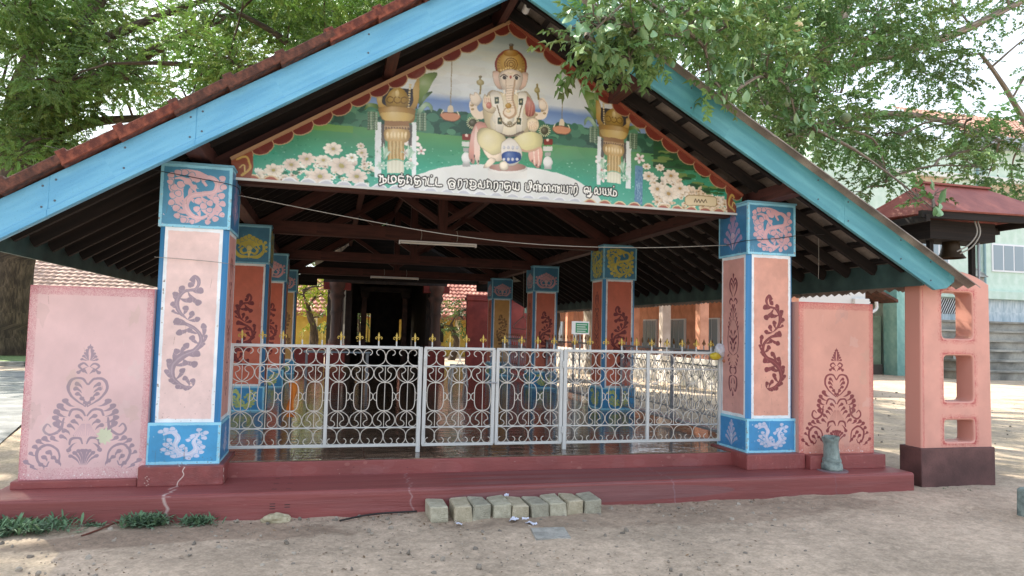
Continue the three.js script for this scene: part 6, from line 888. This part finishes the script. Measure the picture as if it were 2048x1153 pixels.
// ---------------------------------------------------------------- inner shrine at the far end of the hall
{
  const s = thing('inner_shrine', 'dark inner shrine with carved columns at the far end of the hall', 'shrine');
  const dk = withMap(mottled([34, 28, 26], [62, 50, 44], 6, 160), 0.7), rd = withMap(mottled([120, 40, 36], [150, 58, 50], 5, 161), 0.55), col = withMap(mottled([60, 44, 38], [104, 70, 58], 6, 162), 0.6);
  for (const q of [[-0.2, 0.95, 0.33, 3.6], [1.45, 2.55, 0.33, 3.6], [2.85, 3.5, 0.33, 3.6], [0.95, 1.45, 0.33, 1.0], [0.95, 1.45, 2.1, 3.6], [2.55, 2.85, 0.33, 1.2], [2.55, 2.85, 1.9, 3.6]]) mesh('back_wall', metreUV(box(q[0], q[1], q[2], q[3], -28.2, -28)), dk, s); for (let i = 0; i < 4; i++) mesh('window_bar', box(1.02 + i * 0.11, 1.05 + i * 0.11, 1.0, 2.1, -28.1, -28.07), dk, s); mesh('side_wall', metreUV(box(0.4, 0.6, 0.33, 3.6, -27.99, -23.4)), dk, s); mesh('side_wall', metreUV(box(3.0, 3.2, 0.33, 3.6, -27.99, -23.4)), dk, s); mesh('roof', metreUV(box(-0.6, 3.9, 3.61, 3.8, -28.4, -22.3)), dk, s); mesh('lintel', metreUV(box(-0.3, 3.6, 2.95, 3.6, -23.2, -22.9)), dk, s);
  mesh('shrine_floor', metreUV(box(0.61, 2.99, 0.2, 0.36, -27.99, -23.2)), M.floor, s);
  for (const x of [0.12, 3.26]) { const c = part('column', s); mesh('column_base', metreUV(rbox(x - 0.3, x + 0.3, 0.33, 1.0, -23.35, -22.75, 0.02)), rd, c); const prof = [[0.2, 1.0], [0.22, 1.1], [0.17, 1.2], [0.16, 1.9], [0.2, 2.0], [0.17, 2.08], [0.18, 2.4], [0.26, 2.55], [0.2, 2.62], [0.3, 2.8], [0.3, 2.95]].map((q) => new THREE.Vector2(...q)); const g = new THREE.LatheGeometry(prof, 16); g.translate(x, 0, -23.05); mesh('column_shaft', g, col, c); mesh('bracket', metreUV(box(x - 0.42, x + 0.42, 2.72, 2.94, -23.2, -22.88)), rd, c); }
  for (const [a, c, y] of [[4.3, 5.1, 2.72], [5.35, 6.5, 2.72]]) { const w = part('side_panel', s); mesh('panel', metreUV(box(a, c, 0, y - 0.2, -23.2, -23)), rd, w); mesh('cornice', metreUV(rbox(a - 0.05, c + 0.05, y - 0.2, y - 0.08, -23.26, -22.94, 0.02)), rd, w); mesh('cornice', metreUV(rbox(a - 0.02, c + 0.02, y - 0.08, y, -23.22, -22.97, 0.02)), rd, w); }
  for (const x of [1.05, 2.45]) { const c = part('door_pillar', s); mesh('pillar_shaft', metreUV(rbox(x - 0.09, x + 0.09, 0.36, 2.6, -25.1, -24.9, 0.02)), col, c); mesh('pillar_head', metreUV(rbox(x - 0.14, x + 0.14, 2.6, 2.8, -25.15, -24.85, 0.02)), dk, c); } mesh('door_lintel', metreUV(box(0.9, 2.6, 2.8, 2.95, -25.1, -24.9)), dk, s);
  mesh('low_wall', metreUV(box(-1.15, -0.2, 0.34, 0.95, -23.1, -22.95)), rd, s);
}
{
  const t = thing('steel_table', 'long low blue-grey steel table inside the hall behind the railing', 'table', [-0.6, FL, -17.2]); mesh('table_top', rbox(0, 1.5, 0.6, 0.64, -0.3, 0.3, 0.01), std({ color: 0x8fa0b0, roughness: 0.3, metalness: 0.3 }), t); for (const [a, c] of [[0.06, -0.25], [1.44, -0.25], [0.06, 0.25], [1.44, 0.25]]) mesh('leg', rbox(a - 0.02, a + 0.02, 0, 0.6, c - 0.02, c + 0.02, 0.004), M.metalGrey, t);
  const c = thing('plastic_stool', 'white plastic stool inside the hall behind the gate', 'stool', [2.75, FL, -15.6]); mesh('seat', rbox(-0.17, 0.17, 0.4, 0.44, -0.17, 0.17, 0.015), M.plasticWhite, c); for (const [a, d] of [[-1, -1], [1, -1], [-1, 1], [1, 1]]) mesh('leg', beam(V(a * 0.18, 0, d * 0.18), V(a * 0.14, 0.4, d * 0.14), 0.035, 0.035, V(1, 0, 0)), M.plasticWhite, c);
  const n = thing('paper_notice', 'small framed notice hung beside the tan pillar inside the hall', 'notice', [4.72, 3.0, -18.0]); n.rotation.z = 0.14; mesh('card', rbox(-0.17, 0.17, -0.15, 0.15, -0.008, 0.008, 0.003), std({ color: 0xa8a496, roughness: 0.8 }), n); for (let i = 0; i < 4; i++) mesh('text_line', box(-0.13, 0.1 + 0.03 * (i % 2), 0.07 - i * 0.05, 0.085 - i * 0.05, 0.0085, 0.0105), std({ color: 0x4a4438, roughness: 0.9 }), n);
  const h = thing('wire_hanger', 'wire frame hanging on a cord inside the hall near the second red pillar', 'hanger', [4.28, 0, -15.9]); mesh('cord', tube([[0, 2.95, 0], [0.01, 2.4, 0], [0.02, 1.9, 0]], 0.006, 12), M.wire, h); mesh('frame', tube([[0.02, 1.9, 0], [-0.22, 1.66, 0], [-0.2, 1.62, 0], [0.2, 1.63, 0], [0.22, 1.67, 0], [0.02, 1.9, 0]], 0.008, 30), M.wire, h);
}
// ---------------------------------------------------------------- houses round about
const tileRows = (parent, x0, x1, y0, z0, y1, z1, mat, rows, name = 'tile_course') => {   // a tiled slope facing +z, one wavy course per part
  const n = Math.min(170, Math.ceil((x1 - x0) / 0.12)), g = (() => { const P = [], I = [], dy = (y1 - y0) / rows, dz = (z1 - z0) / rows; for (let i = 0; i <= n; i++) { const x = x0 + ((x1 - x0) * i) / n, w = i % 2 ? 0.05 : 0; P.push(x, y0 + w + 0.07, z0, x, y0 + dy + w, z0 + dz, x, y0 + w - 0.03, z0); } for (let i = 0; i < n; i++) { const a = i * 3, b = a + 3; I.push(a, b, a + 1, b, b + 1, a + 1, a + 2, b + 2, a, b + 2, b, a); } const q = new THREE.BufferGeometry(); q.setIndex(I); q.setAttribute('position', new THREE.Float32BufferAttribute(P, 3)); const r = q.toNonIndexed(); r.computeVertexNormals(); return metreUV(r, 0.6); })();
  for (let i = 0; i < rows; i++) { const m = mesh(name, g, mat, parent); m.position.set(0, ((y1 - y0) * i) / rows, ((z1 - z0) * i) / rows); }
};
const clayPale = withMap(mottled([150, 122, 110], [196, 168, 152], 9, 170, 256, [1, 1], 0.1), 0.9);
{
  const h = thing('tiled_house', 'long low house with pale tiled roof and green dado beyond the huge shade tree', 'house', [0, 0, 0]);
  mesh('wall', metreUV(box(-34, -3.5, 0, 2.6, -52, -45)), withMap(mottled([150, 178, 150], [176, 200, 172], 4, 171), 0.8), h); mesh('dado', metreUV(box(-34.02, -3.48, 0, 1.2, -45, -44.94)), withMap(mottled([88, 140, 100], [108, 160, 118], 4, 172), 0.8), h);
  const rf = part('roof', h); tileRows(rf, -35, -3, 2.5, -43.6, 6.4, -49, clayPale, 18); mesh('rear_slope', slab([[-35, 6.3], [-3, 6.3], [-3, 6.36], [-35, 6.36]], -49.3, -48.9), clayPale, rf);
  for (let i = 0; i < 7; i++) { const x = -32 + i * 3.9; const w = part('window', h); mesh('opening', box(x, x + 1.5, 1.25, 2.2, -44.99, -44.93), M.black, w); mesh('mullion', box(x + 0.72, x + 0.78, 1.25, 2.2, -44.93, -44.9), paint(0x9aa89a), w); }
}
{
  const h = thing('yellow_house', 'yellow-walled house with red tiled roof seen through the far opening of the hall', 'house', [0, 0, 0]);
  mesh('wall', metreUV(box(-2.8, 10, 0, 2.45, -46, -41)), withMap(mottled([204, 178, 84], [226, 200, 104], 4, 174), 0.8), h);
  const rf = part('roof', h); tileRows(rf, -3.4, 10.5, 2.3, -39.6, 4.5, -43, withMap(mottled([140, 74, 62], [206, 150, 132], 9, 175, 256, [1, 1], 0.1), 0.9), 10); mesh('fascia', box(-3.4, 10.5, 2.1, 2.3, -39.62, -39.56), paint(0x8a4a3a), rf);
  for (const x of [-2.4, -0.9, 2.2, 4.2, 6.9, 8.6]) mesh('porch_post', metreUV(box(x - 0.14, x + 0.14, 0, 2.2, -39.9, -39.62)), withMap(mottled([186, 166, 130], [210, 190, 150], 4, 176), 0.8), h);
  for (const x of [0.4, 5.2]) { const w = part('window', h); mesh('opening', box(x, x + 1.1, 0.8, 1.9, -41.01, -40.96), M.black, w); mesh('mullion', box(x + 0.52, x + 0.58, 0.8, 1.9, -40.96, -40.93), paint(0x8a7a5a), w); }
}
{
  const h = thing('veranda_block', 'orange-pink school block with a row of veranda posts beyond the side railing', 'building', [0, 0, 0]);
  const pk = withMap(mottled([196, 132, 104], [222, 158, 128], 4, 178), 0.75), pale = withMap(mottled([196, 178, 166], [220, 206, 196], 4, 179), 0.75);
  mesh('wall', metreUV(box(13.4, 14.2, 0, 3.0, -44, -19.4)), pk, h); mesh('veranda_floor', metreUV(box(10.7, 13.39, 0, 0.3, -44, -17.7)), M.concreteOld, h); mesh('eave_slab', metreUV(box(10.5, 14.3, 3.002, 3.08, -44.4, -19.2)), pale, h);
  const rf = part('roof', h); { const g = slab([[10.4, 3.1], [14.3, 3.9], [14.3, 4.0], [10.4, 3.2]], -44.4, -19.2); mesh('roof_slope', g, M.clay, rf); }
  for (let i = 0; i < 10; i++) { const z = -19.6 - i * 2.5; mesh('veranda_post', metreUV(rbox(10.8, 11.1, 0.3, 3.0, z - 0.15, z + 0.15, 0.02)), i % 3 === 1 ? pale : pk, h); if (i < 9) { const w = part('window', h); mesh('frame', box(13.32, 13.42, 0.95, 2.2, z - 1.9, z - 0.6), M.plasticWhite, w); for (let k = 0; k < 3; k++) mesh('pane', box(13.3, 13.33, 1.0, 2.15, z - 1.86 + k * 0.42, z - 1.5 + k * 0.42), M.pane, w); } }
  mesh('parapet', metreUV(box(10.62, 10.78, 0, 0.85, -44, -17.7)), withMap(mottled([196, 190, 182], [224, 218, 210], 4, 180), 0.8), h);
}
{
  const h = thing('green_annex', 'small annex with white gutter, dark tiled verge and green lower wall behind the salmon wall', 'building', [0, 0, 0]);
  const wh = paint(0xcfcfcc, 0.6), gr = withMap(mottled([96, 112, 92], [122, 138, 116], 4, 182), 0.8);
  mesh('wall', metreUV(box(22.6, 24.0, 0, 2.62, -31, -27)), gr, h); mesh('plinth', metreUV(box(22.55, 24.05, 0, 0.45, -27, -26.95)), paint(0x4a423c), h); mesh('corner_post', metreUV(box(24.15, 24.95, 0, 4.2, -27, -26.2)), withMap(mottled([120, 168, 160], [150, 192, 182], 4, 183), 0.7), h);
  mesh('soffit', metreUV(box(17, 22.6, 3.12, 3.2, -29, -26.0)), wh, h); mesh('fascia', metreUV(box(17, 22.3, 3.05, 3.62, -26.02, -25.96)), wh, h); mesh('gutter', rbox(21.6, 22.35, 2.95, 3.3, -26.05, -25.75, 0.03), wh, h); mesh('downpipe', tube([[22.9, 3.2, -26], [22.9, 2.9, -26], [22.6, 2.7, -26]], 0.07, 10, 8), wh, h);
  mesh('roof_slope', slab([[20.5, 4.72], [23.95, 3.2], [23.95, 3.32], [20.5, 4.84]], -32, -25.9), M.clayDark, h); mesh('gable', slab([[17, 3.2], [23.7, 3.2], [20.4, 4.7], [17, 4.7]], -27.5, -27.3), wh, h); mesh('door', box(22.9, 23.3, 0.1, 2.3, -27, -26.97), paint(0x6c7c74), h);
}
{
  const h = thing('mint_building', 'two-storey mint green building with downpipes, white windows and red tiled roof', 'building', [0, 0, 0]);
  const mint = withMap(mottled([188, 212, 196], [206, 224, 212], 4, 184), 0.75), tan = withMap(mottled([176, 158, 132], [198, 180, 152], 4, 185), 0.8), wz = -27.2;
  mesh('wall', metreUV(box(20.6, 48, 3.6, 10.9, -36, wz)), mint, h); mesh('wall', metreUV(box(24.6, 48, 0, 3.599, -36, wz)), mint, h); mesh('stained_base', metreUV(box(25.4, 48, 2.4, 3.6, wz, wz + 0.05)), withMap(mottled([160, 180, 188], [206, 216, 220], 5, 186, 256, [3, 0.6]), 0.85), h); mesh('string_course', metreUV(rbox(25.4, 48, 3.6, 4.0, wz + 0.002, wz + 0.35, 0.03)), mint, h); mesh('string_course', metreUV(rbox(24.6, 48, 9.25, 9.5, wz + 0.002, wz + 0.25, 0.03)), paint(0xd8dcd6), h);
  for (const [a, c] of [[26.2, 27.9], [30.6, 32.6], [34, 36]]) mesh('tan_panel', metreUV(box(a, c, 8.1, 9.24, wz, wz + 0.04)), tan, h);
  for (const x of [29.65, 29.98]) mesh('downpipe', tube([[x, 3.9, wz + 0.12], [x, 7, wz + 0.12], [x, 10.8, wz + 0.12]], 0.06, 4, 8), paint(0x7c9aa0), h);
  for (const [a, c, y0, y1] of [[30.5, 32.5, 4.95, 6.3], [34, 36, 4.95, 6.3], [26.3, 28, 5.0, 6.3]]) { const w = part('window', h); mesh('frame', box(a, c, y0, y1, wz, wz + 0.06), M.plasticWhite, w); const n = 3, q = (c - a - 0.1) / n; for (let i = 0; i < n; i++) mesh('pane', box(a + 0.08 + i * q, a + i * q + q, y0 + 0.08, y1 - 0.08, wz + 0.06, wz + 0.075), M.pane, w); }
  const gr = part('grille', h); mesh('opening', box(27.1, 28.5, 2.85, 3.55, wz + 0.05, wz + 0.06), M.black, gr); for (let i = 0; i < 12; i++) mesh('grille_bar', beam(V(27.0 + i * 0.13, 2.85, wz + 0.09), V(27.4 + i * 0.13, 3.55, wz + 0.09), 0.02, 0.035), M.plasticWhite, gr);
  const rf = part('roof', h); tileRows(rf, 28.4, 49, 11.3, wz + 0.8, 14, wz - 4, withMap(mottled([180, 140, 122], [208, 168, 148], 9, 187, 256, [1, 1], 0.1), 0.9), 10); mesh('eave', metreUV(box(28.4, 49, 10.9, 11.3, wz - 3, wz + 0.78)), withMap(mottled([140, 150, 160], [170, 178, 186], 4, 188), 0.7), rf);
}
{
  const s = thing('concrete_steps', 'broad weathered grey concrete steps below the mint green building', 'steps', [0, 0, 0]);
  for (let i = 0; i < 6; i++) { const y = (i + 1) * 0.417, f = -23.6 - i * 0.4; mesh('riser', metreUV(box(25.3, 42, y - 0.43, y - 0.1, -27.15 + i * 0.002, f), 0.23), M.concreteOld, s); mesh('tread', metreUV(rbox(25.2, 42.1, y - 0.1, y, -27.15 + i * 0.002, f + 0.1, 0.02), 0.31), M.concreteOld, s); }
  const p = thing('concrete_post', 'short grey concrete post with a pitched cap on top of the concrete steps', 'post', [27.85, 2.5, -25.6]); mesh('shaft', metreUV(rbox(-0.22, 0.22, 0, 1.95, -0.22, 0.22, 0.02), 0.6), M.concreteOld, p); const g = new THREE.ConeGeometry(0.48, 0.42, 4); g.rotateY(Math.PI / 4); g.translate(0, 2.16, 0); mesh('cap', g, M.concreteOld, p);
}
{
  const s = thing('notice_board', 'small green and white sign on a pole beyond the side railing', 'sign', [7.85, 0, -21.9]); mesh('pole', new THREE.CylinderGeometry(0.03, 0.03, 1.95, 8).translate(0, 0.97, -0.03), M.metalGrey, s); mesh('board', rbox(-0.3, 0.3, 1.5, 1.92, -0.012, 0.012, 0.004), M.plasticWhite, s); mesh('green_field', rbox(-0.17, 0.27, 1.55, 1.87, 0.013, 0.018, 0.002), paint(0x2f8a5e), s); for (let i = 0; i < 4; i++) mesh('text_line', box(-0.13, 0.22 - 0.05 * (i % 2), 1.8 - i * 0.07, 1.82 - i * 0.07, 0.0185, 0.021), M.plasticWhite, s);
  const k = thing('kerb', 'pale kerb edging the grass round the huge shade tree', 'kerb', [0, 0, 0]); for (let i = 0; i < 16; i++) mesh('kerb_stone', rbox(-24 + i * 0.95, -24 + i * 0.95 + 0.93, -0.05, 0.16, -26.9, -26.7, 0.02), M.concreteOld, k);
  const g = new THREE.CylinderGeometry(9, 9.2, 0.14, 40); g.translate(-14, 0.04, -35.9); structure('grass_bed', metreUV(g, 0.5), withMap(mottled([70, 96, 48], [112, 134, 70], 14, 190, 256, [1, 1], 0.2), 0.95), 'grassy bed round the huge shade tree', 'grass');
  const st = thing('standing_stone', 'dark weathered stone block standing on the earth past the belfry', 'stone', [6.1, 0, -4.98]); const sg = new RoundedBoxGeometry(0.3, 0.32, 0.24, 5, 0.03), p = sg.attributes.position; for (let i = 0; i < p.count; i++) { const x = p.getX(i), y = p.getY(i), z = p.getZ(i), q = 0.03 * (fbm(x * 14 + 9, y * 14 + z * 9 + 9, 3, 0, 4) - 0.5); p.setXYZ(i, x + q, y + 0.12 + q, z + q); } sg.computeVertexNormals(); mesh('block', metreUV(sg, 2), M.stone, st);
}
// trees beyond the houses
const bushy = leafSpray(16, 0.8, 0.2, 0.1, 13, 0.2);
const farTree = (x, z, h, r, label, tint, seed, n = 16) => {
  const R = rng(seed), cl = []; for (let i = 0; i < n; i++) { const a = R() * 6.28, q = r * Math.sqrt(R()) * 0.8; cl.push([x + q * Math.cos(a), h * (0.5 + 0.5 * R()) , z + q * Math.sin(a), r * (0.3 + 0.2 * R())]); }
  tree('far_tree', label, 'trees beyond the houses', M.bark, [[[[x, -0.2, z], [x + 0.3, h * 0.3, z], [x, h * 0.65, z]], [r * 0.09 + 0.1, r * 0.07 + 0.08, 0.1]]], cl, { seed, twig: 0.06, per: 26, geo: bushy, mat: fineMat, tint });
};
farTree(-5, -56, 12, 6, 'bright yellow-green tree behind the yellow house roof', [0.16, 0.2, 0.04], 201); farTree(6, -54, 11, 6, 'dull green tree behind the yellow house', [0.09, 0.14, 0.04], 202); farTree(-26, -60, 14, 8, 'broad dark tree behind the long tiled house', [0.09, 0.14, 0.04], 203);
farTree(9.2, -30, 7, 2.6, 'small spreading tree behind the green and white sign', [0.12, 0.17, 0.05], 204, 12); farTree(16, -52, 15, 7, 'tall tree beyond the veranda block', [0.09, 0.15, 0.05], 205); farTree(1.2, -36.5, 3.0, 1.2, 'little garden tree before the yellow house wall', [0.12, 0.18, 0.05], 206, 10); farTree(5.9, -36, 2.8, 1.1, 'bushy garden shrub before the yellow house porch', [0.12, 0.18, 0.05], 207, 10);
farTree(-1.0, -31, 3.6, 1.3, 'sunlit yellow-green shrub just beyond the far left opening of the hall', [0.36, 0.42, 0.05], 208, 11);
{ const t = thing('palm_trunk', 'thick pale leaning tree trunk beyond the side railing near the green sign', 'tree'); mesh('trunk', limb([[9.9, -0.1, -25.6], [9.95, 1.6, -25.8], [9.7, 3.4, -26], [9.4, 6, -26]], [0.5, 0.4, 0.36, 0.3], 16, 12, 0.14, 9), M.barkPale, t); const cr = part('crown', t); foliage(cr, [[9.2, 6.6, -26, 1.3], [8.4, 7.2, -25, 1], [10.4, 7.4, -27, 1.1]], bushy, fineMat, 40, 1, [0.1, 0.15, 0.05], 88); }
renderer.render(scene, camera);
